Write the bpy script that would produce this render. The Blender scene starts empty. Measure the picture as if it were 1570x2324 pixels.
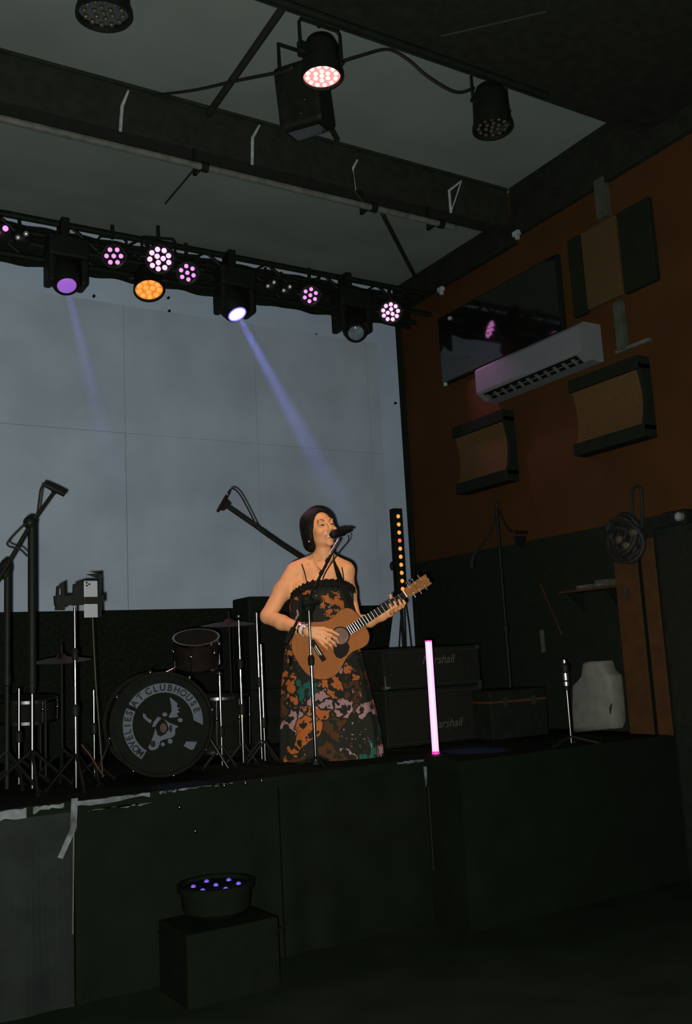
import bpy, bmesh, math, random
import numpy as np
from mathutils import Matrix, Vector

random.seed(7)
rng = np.random.default_rng(7)
C = bpy.context.scene.collection
scn = bpy.context.scene

# ------------------------------------------------------------------ camera
FPX, CXP, CYP = 2156.0, 785.0, 1162.0          # focal length and centre in pixels of the 1570 x 2324 frame
vx = np.array([4340 - CXP, 1310 - CYP, FPX]); vx /= np.linalg.norm(vx)
vy = np.array([-540 - CXP, 1570 - CYP, FPX]); vy -= vx * vx.dot(vy); vy /= np.linalg.norm(vy)
vz = np.cross(vx, vy)
RW = np.stack([vx, vy, vz])                    # world = RW @ camera(x right, y down, z forward)
EYE = np.array([0.0, 0.0, 1.56])
cam_d = bpy.data.cameras.new('camera'); cam = bpy.data.objects.new('camera', cam_d); C.objects.link(cam)
cam_d.sensor_fit = 'VERTICAL'; cam_d.sensor_height = 36.0; cam_d.lens = 36.0 * FPX / 2324.0
cam_d.clip_start = 0.05; cam_d.clip_end = 100
mw = Matrix.Identity(4)
for i in range(3):
    mw[i][0] = RW[i][0]; mw[i][1] = -RW[i][1]; mw[i][2] = -RW[i][2]; mw[i][3] = EYE[i]
cam.matrix_world = mw
scn.camera = cam

# ------------------------------------------------------------------ world, flash, exposure
world = bpy.data.worlds.new('world'); scn.world = world; world.use_nodes = True
bg = world.node_tree.nodes['Background']
bg.inputs[0].default_value = (0.72, 1.0, 0.78, 1); bg.inputs[1].default_value = 0.06
scn.view_settings.view_transform = 'Standard'; scn.view_settings.look = 'None'
scn.view_settings.exposure = 0.0; scn.view_settings.gamma = 1.0
scn.view_settings.use_curve_mapping = False
scn.cycles.use_adaptive_sampling = True; scn.cycles.adaptive_threshold = 0.03; scn.cycles.adaptive_min_samples = 16
scn.cycles.max_bounces = 6; scn.cycles.diffuse_bounces = 3; scn.cycles.glossy_bounces = 3
scn.cycles.transmission_bounces = 2; scn.cycles.volume_bounces = 0; scn.cycles.volume_max_steps = 128


def light(name, kind, loc, energy, color, size=0.02, aim=None, angle=40, blend=0.5, parent=None):
    d = bpy.data.lights.new(name, kind); o = bpy.data.objects.new(name, d); C.objects.link(o)
    d.energy = energy; d.color = color
    if kind in ('POINT', 'SPOT'):
        d.shadow_soft_size = size
    if kind == 'SPOT':
        d.spot_size = math.radians(angle); d.spot_blend = blend
    o.location = loc
    if aim is not None:
        o.rotation_mode = 'QUATERNION'
        o.rotation_quaternion = (Vector(aim) - Vector(loc)).to_track_quat('-Z', 'Y')
    if parent:
        o.parent = parent; o.matrix_parent_inverse = Matrix.Translation(parent.location).inverted()
    return o


# the camera's own flash, left of and below the lens
fl = Vector(EYE) + mw.to_3x3() @ Vector((-0.055, -0.055, 0.0))
light('camera_flash', 'POINT', fl, 1250, (1.0, 0.93, 0.83), 0.02)

# ------------------------------------------------------------------ pixel to place
def ray(x, y):
    return RW @ np.array([(x - CXP) / FPX, (y - CYP) / FPX, 1.0])


def onX(x, y, X):
    d = ray(x, y); return Vector(EYE + d * (X - EYE[0]) / d[0])


def onY(x, y, Y):
    d = ray(x, y); return Vector(EYE + d * (Y - EYE[1]) / d[1])


def onZ(x, y, Z):
    d = ray(x, y); return Vector(EYE + d * (Z - EYE[2]) / d[2])


def onP(x, y, o, n):
    d = Vector(ray(x, y)); e = Vector(EYE); n = Vector(n)
    return e + d * ((Vector(o) - e).dot(n) / d.dot(n))


# main planes of the place (metres)
SZ = 0.95            # stage floor
YB = 7.52            # back wall
XR = 5.375           # right wall
YT = 6.77            # lighting truss
YF = 4.86            # stage front
ZC = 5.49            # ceiling
ZC2 = 5.26           # ceiling behind the beam

# ------------------------------------------------------------------ materials
MATS = {}


def mat(name, col, rough=0.6, metal=0.0, var=0.15, scale=14.0, bump=0.0, emit=None, es=1.0, spec=0.5, coat=0.0):
    m = bpy.data.materials.new(name); m.use_nodes = True
    nt = m.node_tree; b = nt.nodes['Principled BSDF']
    b.inputs['Roughness'].default_value = rough; b.inputs['Metallic'].default_value = metal
    b.inputs['Specular IOR Level'].default_value = spec
    b.inputs['Coat Weight'].default_value = coat
    tc = nt.nodes.new('ShaderNodeTexCoord')
    nz = nt.nodes.new('ShaderNodeTexNoise'); nz.inputs['Scale'].default_value = scale; nz.inputs['Detail'].default_value = 5
    nt.links.new(tc.outputs['Object'], nz.inputs['Vector'])
    rp = nt.nodes.new('ShaderNodeValToRGB')
    lo = [max(0, c * (1 - var)) for c in col]; hi = [min(1, c * (1 + var)) for c in col]
    rp.color_ramp.elements[0].position = 0.3; rp.color_ramp.elements[1].position = 0.7
    rp.color_ramp.elements[0].color = (*lo, 1); rp.color_ramp.elements[1].color = (*hi, 1)
    nt.links.new(nz.outputs['Fac'], rp.inputs['Fac']); nt.links.new(rp.outputs['Color'], b.inputs['Base Color'])
    if bump:
        bp = nt.nodes.new('ShaderNodeBump'); bp.inputs['Strength'].default_value = bump; bp.inputs['Distance'].default_value = 0.01
        nt.links.new(nz.outputs['Fac'], bp.inputs['Height']); nt.links.new(bp.outputs['Normal'], b.inputs['Normal'])
    if emit:
        b.inputs['Emission Color'].default_value = (*emit, 1); b.inputs['Emission Strength'].default_value = es
    MATS[name] = m
    return m


BLACK = (0.0055, 0.0082, 0.0058)
mat('black_paint', BLACK, 0.7, var=0.2, spec=0.06)
mat('black_metal', (0.0050, 0.0070, 0.0050), 0.55, var=0.2, spec=0.10)
mat('black_matt', (0.0038, 0.0062, 0.0038), 0.95, var=0.1, spec=0.02)
mat('black_cloth', (0.006, 0.0082, 0.0056), 0.95, var=0.3, scale=40, bump=0.2, spec=0.03)
mat('black_gloss', (0.004, 0.005, 0.004), 0.06, var=0.1)
MATS['black_gloss'].node_tree.nodes['Principled BSDF'].inputs['IOR'].default_value = 2.1
mat('soffit_black', (0.010, 0.0125, 0.0095), 0.9, var=0.2, spec=0.05)
mat('stage_black', (0.0040, 0.0068, 0.0040), 0.85, var=0.15, scale=5, bump=0.05, spec=0.03)
mat('skirt_vinyl', (0.0065, 0.0100, 0.0096), 0.75, var=0.45, scale=4, bump=0.1, spec=0.1)
mat('worn_tape', (0.045, 0.062, 0.070), 0.55, var=0.85, scale=16)
mat('chrome', (0.30, 0.32, 0.34), 0.17, 1.0, var=0.05)
mat('satin_chrome', (0.16, 0.18, 0.18), 0.26, 1.0, var=0.1)
mat('brass', (0.75, 0.55, 0.2), 0.25, 1.0, var=0.1)
mat('wall_white', (0.270, 0.360, 0.470), 0.85, var=0.1, scale=1.1, bump=0.05, spec=0.1)
mat('board_grey', (0.255, 0.330, 0.410), 0.85, var=0.13, scale=1.6, bump=0.04, spec=0.1)
mat('ceiling_grey', (0.112, 0.146, 0.138), 0.95, var=0.1, scale=1.5, spec=0.1)
mat('wall_orange', (0.036, 0.0165, 0.0050), 0.85, var=0.12, scale=2.0, bump=0.05, spec=0.08)
mat('panel_fabric', (0.058, 0.036, 0.015), 0.95, var=0.15, scale=60, bump=0.1, spec=0.05)
mat('panel_olive', (0.046, 0.032, 0.013), 0.95, var=0.15, scale=60, bump=0.1, spec=0.05)
mat('wall_black', (0.0075, 0.0105, 0.0073), 0.85, var=0.1, spec=0.04)
mat('floor_dark', (0.0075, 0.0135, 0.0072), 0.9, var=0.2, scale=3, spec=0.04)
mat('steel_dark', (0.012, 0.0150, 0.0115), 0.7, var=0.2, spec=0.1)
mat('steel_pale', (0.06, 0.07, 0.062), 0.6, var=0.3, spec=0.2)
mat('bracket_white', (0.22, 0.28, 0.28), 0.6, var=0.3)
mat('ac_white', (0.095, 0.11, 0.125), 0.6, var=0.05, spec=0.15)
mat('ac_grey', (0.06, 0.07, 0.065), 0.6, var=0.15)
mat('conduit', (0.035, 0.042, 0.034), 0.7, var=0.2, spec=0.1)
mat('board_wood', (0.038, 0.018, 0.0065), 0.8, var=0.2, scale=9, spec=0.1)
mat('shelf_wood', (0.035, 0.017, 0.006), 0.7, var=0.3, spec=0.1)
mat('cloth_white', (0.098, 0.112, 0.095), 0.9, var=0.15, scale=12, bump=0.2, spec=0.05)
mat('sack_mark', (0.012, 0.014, 0.012), 0.9)
mat('drum_wrap', (0.0052, 0.0060, 0.0042), 0.8, var=0.3, spec=0.05)
mat('drum_head', (0.0055, 0.0075, 0.0055), 0.9, var=0.2, spec=0.03)
mat('logo_blue', (0.062, 0.078, 0.098), 0.8, var=0.2, scale=120, spec=0.1)
mat('logo_brown', (0.03, 0.014, 0.006), 0.8)
mat('logo_dark', (0.010, 0.014, 0.014), 0.8, spec=0.1)
mat('tom_copper', (0.0070, 0.0050, 0.0032), 0.7, 0.0, var=0.3, spec=0.08)
mat('cymbal', (0.02, 0.015, 0.006), 0.5, 0.9, var=0.3, scale=40)
mat('grille', (0.0075, 0.009, 0.007), 0.9, var=0.4, scale=150, spec=0.05)
mat('amp_trim', (0.012, 0.0145, 0.012), 0.7, var=0.2, spec=0.1)
mat('amp_gold', (0.035, 0.03, 0.014), 0.6, var=0.3)
mat('amp_logo', (0.045, 0.05, 0.045), 0.6)
mat('phone_white', (0.21, 0.235, 0.265), 0.45, var=0.03, spec=0.3)
mat('lens_black', (0.01, 0.01, 0.012), 0.05)
mat('lens_glass', (0.10, 0.14, 0.17), 0.05, var=0.3, coat=1.0)
mat('led_dead', (0.03, 0.03, 0.02), 0.1, var=0.2)
mat('blinder_bulb', (0.8, 0.82, 0.82), 0.38, 0.9, var=0.1)
mat('red_plastic', (0.5, 0.05, 0.02), 0.4)
mat('skin', (0.615, 0.295, 0.138), 0.55, var=0.10, scale=14, spec=0.25)
mat('lip', (0.50, 0.14, 0.11), 0.4, var=0.1)
mat('teeth', (0.75, 0.72, 0.65), 0.3, var=0.03)
mat('eye_dark', (0.03, 0.02, 0.015), 0.25)
mat('brow', (0.10, 0.05, 0.026), 0.8)
mat('hair', (0.0055, 0.0055, 0.0036), 0.6, var=0.5, scale=60, bump=0.5, spec=0.12)
mat('ruffle', (0.008, 0.009, 0.007), 0.9, var=0.4, scale=60, bump=0.4, spec=0.05)
mat('strap_black', (0.009, 0.009, 0.0075), 0.8, spec=0.1)
mat('gold', (0.95, 0.75, 0.4), 0.2, 1.0, var=0.03)
mat('silver', (0.85, 0.85, 0.83), 0.2, 1.0, var=0.03)
mat('guitar_back', (0.10, 0.032, 0.012), 0.45, var=0.2, spec=0.2)
mat('guitar_head', (0.20, 0.085, 0.03), 0.55, var=0.3, scale=30, spec=0.1)
mat('ebony', (0.010, 0.009, 0.008), 0.75, var=0.2, spec=0.1)
mat('bright_chrome', (0.85, 0.85, 0.88), 0.3, 1.0, var=0.03)
mat('bone', (0.8, 0.75, 0.6), 0.4, var=0.03)
mat('cable_black', (0.007, 0.008, 0.0065), 0.7, spec=0.2)
mat('orange_cable', (0.06, 0.016, 0.005), 0.7)


def emit_mat(name, col, s):
    m = mat(name, [c * 0.5 for c in col], 0.3, emit=col, es=s, var=0.02)
    if not name.startswith('tube'): m.cycles.emission_sampling = 'NONE'     # tiny lamps: found by bounces, the lamps' own spots do the lighting
    return m


emit_mat('led_pink', (1.0, 0.34, 0.84), 2.0)
emit_mat('led_violet', (0.85, 0.27, 0.85), 1.15)
emit_mat('led_amber', (1.0, 0.40, 0.08), 0.85)
emit_mat('led_amber_dim', (1.0, 0.30, 0.03), 0.55)
emit_mat('led_warm', (1.0, 0.72, 0.74), 1.6)
emit_mat('led_warm_dim', (1.0, 0.40, 0.36), 0.75)
emit_mat('led_red', (1.0, 0.16, 0.05), 0.9)
emit_mat('led_blue', (0.20, 0.10, 0.85), 0.5)
emit_mat('beam_white', (1.0, 0.85, 1.0), 1.6)
emit_mat('beam_blue', (0.25, 0.20, 1.0), 0.9)
emit_mat('beam_violet', (0.40, 0.15, 0.75), 0.55)
emit_mat('tube_pink', (1.0, 0.50, 0.88), 1.1)
emit_mat('tube_edge', (1.0, 0.05, 0.45), 0.9)


def guitar_top_mat():
    m = bpy.data.materials.new('guitar_top'); m.use_nodes = True; nt = m.node_tree; b = nt.nodes['Principled BSDF']
    tc = nt.nodes.new('ShaderNodeTexCoord'); mp = nt.nodes.new('ShaderNodeMapping'); mp.inputs['Scale'].default_value = (3, 60, 3)
    nz = nt.nodes.new('ShaderNodeTexNoise'); nz.inputs['Scale'].default_value = 2.0; nz.inputs['Detail'].default_value = 4
    rp = nt.nodes.new('ShaderNodeValToRGB')
    rp.color_ramp.elements[0].color = (0.215, 0.076, 0.021, 1); rp.color_ramp.elements[1].color = (0.275, 0.102, 0.029, 1)
    nt.links.new(tc.outputs['Object'], mp.inputs[0]); nt.links.new(mp.outputs[0], nz.inputs[0]); nt.links.new(nz.outputs[0], rp.inputs[0])
    nt.links.new(rp.outputs[0], b.inputs['Base Color']); b.inputs['Roughness'].default_value = 0.75; b.inputs['Specular IOR Level'].default_value = 0.12
    MATS['guitar_top'] = m


def dress_mat():
    m = bpy.data.materials.new('dress_print'); m.use_nodes = True; nt = m.node_tree; b = nt.nodes['Principled BSDF']
    N = nt.nodes.new; K = nt.links.new
    tc = N('ShaderNodeTexCoord')
    wn = N('ShaderNodeTexNoise'); wn.inputs['Scale'].default_value = 9; wn.inputs['Detail'].default_value = 2
    K(tc.outputs['Object'], wn.inputs['Vector'])
    mx = N('ShaderNodeMix'); mx.data_type = 'VECTOR'; mx.inputs[0].default_value = 0.16
    K(tc.outputs['Object'], mx.inputs[4]); K(wn.outputs['Color'], mx.inputs[5])

    def vor(scale, feature='F1'):
        v = N('ShaderNodeTexVoronoi'); v.inputs['Scale'].default_value = scale; v.feature = feature
        K(mx.outputs[1], v.inputs['Vector']); return v

    def ramp(src, stops, interp='CONSTANT'):
        r = N('ShaderNodeValToRGB'); r.color_ramp.interpolation = interp
        e = r.color_ramp.elements
        while len(e) < len(stops): e.new(0.5)
        for k, (p, c) in enumerate(stops):
            e[k].position = p; e[k].color = (*c, 1)
        K(src, r.inputs[0]); return r
    dk = (0.010, 0.012, 0.008); org = (0.30, 0.085, 0.018); pk = (0.26, 0.15, 0.155); tl = (0.008, 0.075, 0.055); br = (0.055, 0.022, 0.007)
    v1 = vor(9.0)
    sp = N('ShaderNodeSeparateColor'); K(v1.outputs['Color'], sp.inputs[0])
    base = ramp(sp.outputs[0], [(0, dk), (0.20, br), (0.34, org), (0.62, dk), (0.68, pk), (0.90, tl)])
    # dark outlines and scrolls inside the patches
    ve = vor(9.0, 'DISTANCE_TO_EDGE')
    scr = ramp(ve.outputs['Distance'], [(0, (0, 0, 0)), (0.045, (1, 1, 1))])
    n2 = N('ShaderNodeTexNoise'); n2.inputs['Scale'].default_value = 24; n2.inputs['Detail'].default_value = 7
    K(tc.outputs['Object'], n2.inputs['Vector'])
    blot = ramp(n2.outputs['Fac'], [(0, (0, 0, 0)), (0.46, (1, 1, 1))])
    ma = N('ShaderNodeMath'); ma.operation = 'MULTIPLY'; K(scr.outputs[0], ma.inputs[0]); K(blot.outputs[0], ma.inputs[1])
    m1 = N('ShaderNodeMix'); m1.data_type = 'RGBA'; K(ma.outputs[0], m1.inputs[0])
    m1.inputs[6].default_value = (*dk, 1); K(base.outputs[0], m1.inputs[7])
    # scattered small pale petals
    v2 = vor(34.0)
    pet = ramp(v2.outputs['Distance'], [(0, (1, 1, 1)), (0.16, (0, 0, 0))])
    n3 = N('ShaderNodeTexNoise'); n3.inputs['Scale'].default_value = 5; K(tc.outputs['Object'], n3.inputs['Vector'])
    g = ramp(n3.outputs['Fac'], [(0, (0, 0, 0)), (0.52, (1, 1, 1))])
    mb = N('ShaderNodeMath'); mb.operation = 'MULTIPLY'; K(pet.outputs[0], mb.inputs[0]); K(g.outputs[0], mb.inputs[1])
    m2 = N('ShaderNodeMix'); m2.data_type = 'RGBA'; K(mb.outputs[0], m2.inputs[0])
    K(m1.outputs[2], m2.inputs[6]); m2.inputs[7].default_value = (*pk, 1)
    K(m2.outputs[2], b.inputs['Base Color']); b.inputs['Roughness'].default_value = 0.85; b.inputs['Specular IOR Level'].default_value = 0.2
    MATS['dress_print'] = m


guitar_top_mat(); dress_mat()


# ------------------------------------------------------------------ mesh helpers
def frame(pos, zdir, up=(0, 0, 1)):
    z = Vector(zdir).normalized(); u = Vector(up)
    if abs(z.dot(u)) > 0.99: u = Vector((0, 1, 0))
    x = u.cross(z).normalized(); y = z.cross(x)
    m = Matrix((x, y, z)).transposed().to_4x4(); m.translation = Vector(pos)
    return m


class MB:
    """collects shapes in world coordinates; build() links them as one mesh object"""
    def __init__(s, M=None):
        s.v = []; s.f = []; s.M = M or Matrix.Identity(4)

    def add(s, vs, fs):
        o = len(s.v); s.v += [s.M @ Vector(p) for p in vs]; s.f += [[i + o for i in f] for f in fs]; return s

    def box(s, a, b, bev=0.0):
        (x0, y0, z0), (x1, y1, z1) = [min(p, q) for p, q in zip(a, b)], [max(p, q) for p, q in zip(a, b)]
        if bev <= 0:
            v = [(x, y, z) for x in (x0, x1) for y in (y0, y1) for z in (z0, z1)]
            return s.add(v, [(0, 1, 3, 2), (4, 6, 7, 5), (0, 4, 5, 1), (2, 3, 7, 6), (0, 2, 6, 4), (1, 5, 7, 3)])
        bm = bmesh.new(); bmesh.ops.create_cube(bm, size=1)
        for w in bm.verts:
            w.co = Vector(((x0 + x1) / 2 + w.co.x * (x1 - x0), (y0 + y1) / 2 + w.co.y * (y1 - y0), (z0 + z1) / 2 + w.co.z * (z1 - z0)))
        bmesh.ops.bevel(bm, geom=bm.edges[:], offset=bev, segments=2, affect='EDGES', profile=0.6)
        bm.verts.index_update()
        s.add([w.co.copy() for w in bm.verts], [[w.index for w in f.verts] for f in bm.faces]); bm.free(); return s

    def rings(s, rs, cap=True, closed=False):
        n = len(rs[0]); o = []
        v = [p for r in rs for p in r]
        m = len(rs)
        for i in range(m if closed else m - 1):
            j = (i + 1) % m
            for k in range(n):
                l = (k + 1) % n
                o.append((i * n + k, i * n + l, j * n + l, j * n + k))
        if cap and not closed:
            o.append(tuple(range(n - 1, -1, -1))); o.append(tuple((m - 1) * n + k for k in range(n)))
        return s.add(v, o)

    def cyl(s, a, b, r0, r1=None, n=14):
        r1 = r0 if r1 is None else r1
        a = Vector(a); b = Vector(b); F = frame(a, b - a); L = (b - a).length
        c = [(math.cos(2 * math.pi * k / n), math.sin(2 * math.pi * k / n)) for k in range(n)]
        return s.rings([[F @ Vector((x * r0, y * r0, 0)) for x, y in c], [F @ Vector((x * r1, y * r1, L)) for x, y in c]])

    def lathe(s, prof, F, n=24, cap=True):
        c = [(math.cos(2 * math.pi * k / n), math.sin(2 * math.pi * k / n)) for k in range(n)]
        return s.rings([[F @ Vector((x * r, y * r, z)) for x, y in c] for r, z in prof], cap)

    def tube(s, pts, r, n=8):
        pts = [Vector(p) for p in pts]
        rr = r if isinstance(r, (list, tuple)) else [r] * len(pts)
        rs = []; up = None
        for i, p in enumerate(pts):
            t = (pts[min(i + 1, len(pts) - 1)] - pts[max(i - 1, 0)]).normalized()
            if up is None:
                up = Vector((0, 0, 1)) if abs(t.z) < 0.9 else Vector((1, 0, 0))
            x = up - t * up.dot(t)
            if x.length < 1e-4: x = Vector((1, 0.3, 0.2)) - t * t.dot(Vector((1, 0.3, 0.2)))
            x.normalize(); up = x; y = t.cross(x)
            rs.append([p + (x * math.cos(2 * math.pi * k / n) + y * math.sin(2 * math.pi * k / n)) * rr[i] for k in range(n)])
        return s.rings(rs)

    def ball(s, c, r, n=12, m=8, F=None):
        c = Vector(c); r = r if isinstance(r, (tuple, list)) else (r, r, r)
        F = F or Matrix.Identity(3)
        rs = []
        for i in range(m + 1):
            a = math.pi * (0.02 + 0.96 * i / m)
            rs.append([c + F @ Vector((r[0] * math.sin(a) * math.cos(2 * math.pi * k / n), r[1] * math.sin(a) * math.sin(2 * math.pi * k / n), -r[2] * math.cos(a))) for k in range(n)])
        return s.rings(rs)

    def prism(s, poly, off):
        """polygon of 3d points pushed along off"""
        a = [Vector(p) for p in poly]; o = Vector(off); n = len(a)
        return s.add(a + [p + o for p in a], [tuple(range(n)), tuple(range(2 * n - 1, n - 1, -1))] + [(k, k + n, (k + 1) % n + n, (k + 1) % n) for k in range(n)])

    def build(s, name, m, parent=None, smooth=False):
        me = bpy.data.meshes.new(name)
        off = Vector((0, 0, 0))
        p = parent
        while p is not None:
            off += p.location; p = p.parent
        rot = Matrix.Identity(3)
        me.from_pydata([tuple(q - off) for q in s.v], [], s.f); me.update()
        bm = bmesh.new(); bm.from_mesh(me); bmesh.ops.recalc_face_normals(bm, faces=bm.faces); bm.to_mesh(me); bm.free()
        me.materials.append(MATS[m] if isinstance(m, str) else m)
        if smooth:
            try:
                me.shade_smooth()
                me.set_sharp_from_angle(angle=math.radians(40))
            except Exception:
                pass
        o = bpy.data.objects.new(name, me); C.objects.link(o)
        if parent: o.parent = parent
        return o


def tag(o, label, cat, group=None, kind=None):
    if label: o['label'] = label
    if cat: o['category'] = cat
    if group: o['group'] = group
    if kind: o['kind'] = kind
    return o


def thing(name, label, cat, loc, group=None):
    o = bpy.data.objects.new(name, None); C.objects.link(o); o.location = loc
    o.empty_display_size = 0.1
    return tag(o, label, cat, group)


def struct(o):
    o['kind'] = 'structure'; return o


def inst(name, me, parent, M):
    """one more object of a shared mesh, M in world coordinates"""
    o = bpy.data.objects.new(name, me); C.objects.link(o); o.parent = parent
    off = Vector((0, 0, 0)); p = parent
    while p is not None:
        off += p.location; p = p.parent
    L = M.copy(); L.translation = M.translation - off; o.matrix_local = L
    return o


def bez(p0, p1, p2, p3, n=14):
    p0, p1, p2, p3 = map(Vector, (p0, p1, p2, p3)); out = []
    for i in range(n + 1):
        t = i / n; out.append(p0 * (1 - t) ** 3 + p1 * 3 * t * (1 - t) ** 2 + p2 * 3 * t * t * (1 - t) + p3 * t ** 3)
    return out


def spline(pts, n=6):
    pts = [Vector(p) for p in pts]; out = []
    for i in range(len(pts) - 1):
        a = pts[max(i - 1, 0)]; b = pts[i]; c = pts[i + 1]; d = pts[min(i + 2, len(pts) - 1)]
        for k in range(n):
            t = k / n
            out.append(0.5 * ((2 * b) + (c - a) * t + (2 * a - 5 * b + 4 * c - d) * t * t + (3 * b - a - 3 * c + d) * t ** 3))
    out.append(pts[-1]); return out


def text_mesh(txt, size, shear=0.0, extrude=0.0, bold=0.0):
    cu = bpy.data.curves.new('lettering', 'FONT'); cu.body = txt; cu.size = size; cu.shear = shear; cu.extrude = extrude
    cu.offset = bold
    cu.align_x = 'CENTER'; cu.align_y = 'CENTER'; cu.resolution_u = 3
    o = bpy.data.objects.new('lettering_tmp', cu); C.objects.link(o)
    dg = bpy.context.evaluated_depsgraph_get(); me = o.evaluated_get(dg).to_mesh()
    vs = [v.co.copy() for v in me.vertices]; fs = [list(p.vertices) for p in me.polygons]
    o.evaluated_get(dg).to_mesh_clear(); bpy.data.objects.remove(o); bpy.data.curves.remove(cu)
    return vs, fs

# ================================================================== the room
struct(MB().box((-4.2, -3, -0.1), (XR + 0.3, YB + 0.3, 0)).build('floor', 'floor_dark'))
struct(MB().box((-4.2, YB, 0), (XR + 0.25, YB + 0.2, ZC + 0.3)).build('wall_back', 'wall_white'))
wr = struct(MB().box((XR, -3, 0), (XR + 0.2, YB + 0.2, ZC + 0.3)).build('wall_right', 'wall_orange'))
struct(MB().box((-4.4, -3, 0), (-4.2, YB + 0.2, ZC + 0.3)).build('wall_left', 'wall_black'))
c_ = MB().box((-4.2, 1.5, ZC), (XR + 0.2, 5.80, ZC + 0.15)).box((-4.2, 5.79, ZC2), (XR + 0.2, YB + 0.2, ZC2 + 0.15))
struct(c_.build('ceiling', 'ceiling_grey'))
# lower dark boarding on the right wall and the black band under the ceiling
ZW = 1.56 + 0.94 * (2.55 - 1.6)
struct(MB().box((XR - 0.03, -3, 0), (XR - 0.001, YB - 0.001, ZW)).build('trim_1', 'wall_black'))
ZBND = 1.56 + 0.94 * (5.31 - 1.6)
struct(MB().box((XR - 0.05, -3, ZBND), (XR - 0.001, 5.70, ZC - 0.001)).box((XR - 0.05, 5.70, ZBND - 0.06), (XR - 0.001, YB - 0.001, ZC2 - 0.001)).build('trim_2', 'soffit_black'))
# dark corner strip where the backdrop meets the right wall
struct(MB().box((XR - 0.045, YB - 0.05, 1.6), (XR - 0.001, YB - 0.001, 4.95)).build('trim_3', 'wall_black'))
# black skirt along the foot of the back wall; its right end is cut on a slant
zs = onY(300, 1384, YB - 0.05).z
xa = onY(905, 1390, YB - 0.05).x; xb = onY(880, 1470, YB - 0.05).x
sk = MB().prism([(-4.1, YB - 0.05, 0), (xb - 0.25, YB - 0.05, 0), (xb, YB - 0.05, 1.6), (xa - 0.05, YB - 0.05, zs), (-4.1, YB - 0.05, zs)], (0, 0.045, 0))
struct(sk.build('baseboard_back', 'black_cloth'))

# projection board: grey sheets butted on the white wall, joints open a few millimetres
pb_top = onY(300, 698, YB).z; xs_r = onY(862, 900, YB - 0.02).x
seam = onY(287, 1150, YB - 0.02).x
zmid = onY(600, 1010, YB).z
board = thing('projection_board', 'large pale grey sheet board covering the backdrop behind the singer', 'backdrop', (seam, YB - 0.03, zs))
cols = [-3.7, seam - 2.5 * 1.0, seam - 1.27, seam, seam + 1.22, seam + 2.44, xs_r]
cols = [seam - 1.22 * k for k in (4, 3, 2, 1)] + [seam, seam + 1.22, seam + 2.44, xs_r]
for a, b in zip(cols[:-1], cols[1:]):
    for z0, z1 in ((zs, zmid), (zmid, pb_top)):
        d = rng.uniform(0, 0.004)
        MB().box((a + 0.0015, YB - 0.022 - d, z0 + 0.001), (b - 0.0015, YB - 0.001, z1 - 0.001)).build('sheet', 'board_grey', board)
# small fixings and smudges above the board
for px, py in ((213, 672), (382, 676), (384, 706), (718, 700), (717, 760), (897, 915)):
    p = onY(px, py, YB - 0.01)
    MB().cyl((p.x, YB - 0.02, p.z), (p.x, YB - 0.001, p.z), 0.012).build('hook', 'black_metal', board)

# steel beam under the ceiling
bx0, bx1 = -4.1, XR - 0.06
beam = thing('steel_beam', 'dark steel roof beam crossing the ceiling in front of the hall lights', 'beam', (2, 5.74, 5.13))
MB().box((bx0, 5.70, ZC - 0.025), (bx1, 5.86, ZC - 0.001)).build('flange', 'steel_dark', beam)
MB().box((bx0, 5.70, 5.125), (bx1, 5.86, 5.15)).build('flange', 'steel_dark', beam)
MB().box((bx0, 5.72, 5.15), (bx1, 5.84, ZC - 0.025)).build('web', 'steel_dark', beam)
for pts in ([(292, 205), (278, 240), (274, 296)], [(590, 283), (574, 312), (573, 372)], [(812, 362), (800, 385), (806, 432)], [(1048, 410), (1020, 432), (1024, 482)]):
    w = [onY(x, y, 5.685) for x, y in pts]
    m = MB()
    m.tube([Vector((q.x, 5.692, min(q.z, ZC - 0.03))) for q in w], [0.008, 0.012, 0.012], 6)
    if pts[0][0] == 1048:
        m.tube([Vector((q.x, 5.692, min(q.z, ZC - 0.03))) for q in (w[0], w[2])], 0.006, 6)
    m.build('cleat', 'bracket_white', beam)
# pipe slung below the beam
pa = onY(-260, 205, 5.55); pz = onY(1030, 519, 5.55); zp = (onY(70, 281, 5.55).z + pz.z) / 2
pipe = thing('lighting_pipe', 'long grey steel pipe slung under the roof beam', 'pipe', (2, 5.55, zp))
MB().cyl((-3.5, 5.55, zp), (pz.x, 5.55, zp), 0.024, n=16).build('tube', 'steel_pale', pipe, True)
for px in (465, 845, 995):
    q = onY(px, 440, 5.55)
    m = MB().cyl((q.x - 0.025, 5.55, zp), (q.x + 0.025, 5.55, zp), 0.034)
    m.box((q.x - 0.012, 5.56, zp + 0.02), (q.x + 0.012, 5.72, zp + 0.032)).box((q.x - 0.012, 5.70, zp + 0.02), (q.x + 0.012, 5.72, 5.13))
    m.build('clamp', 'black_metal', pipe)

# dark soffit over the audience
ZS = 5.22
ys = onZ(920, 120, ZS).y
struct(MB().box((-4.2, -3, ZS), (XR - 0.05, ys, ZC + 0.1)).build('trim_4', 'soffit_black'))
sf = onZ(1240, 26, ZS - 0.012); s2 = onZ(1000, 82, ZS - 0.012)
tag(MB().cyl((s2.x, s2.y, ZS - 0.012), (sf.x, sf.y, ZS - 0.012), 0.008).build('conduit_pipe', 'steel_dark'), 'thin dark conduit running across the black soffit', 'conduit')

# bracing rods under the roof
def rod(pa, pb, z, r, name, label, cat, m='steel_dark', grp=None):
    a = onZ(*pa, z); b = onZ(*pb, z)
    return tag(MB().cyl(a, b, r, n=8).build(name, m), label, cat, grp)


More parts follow.
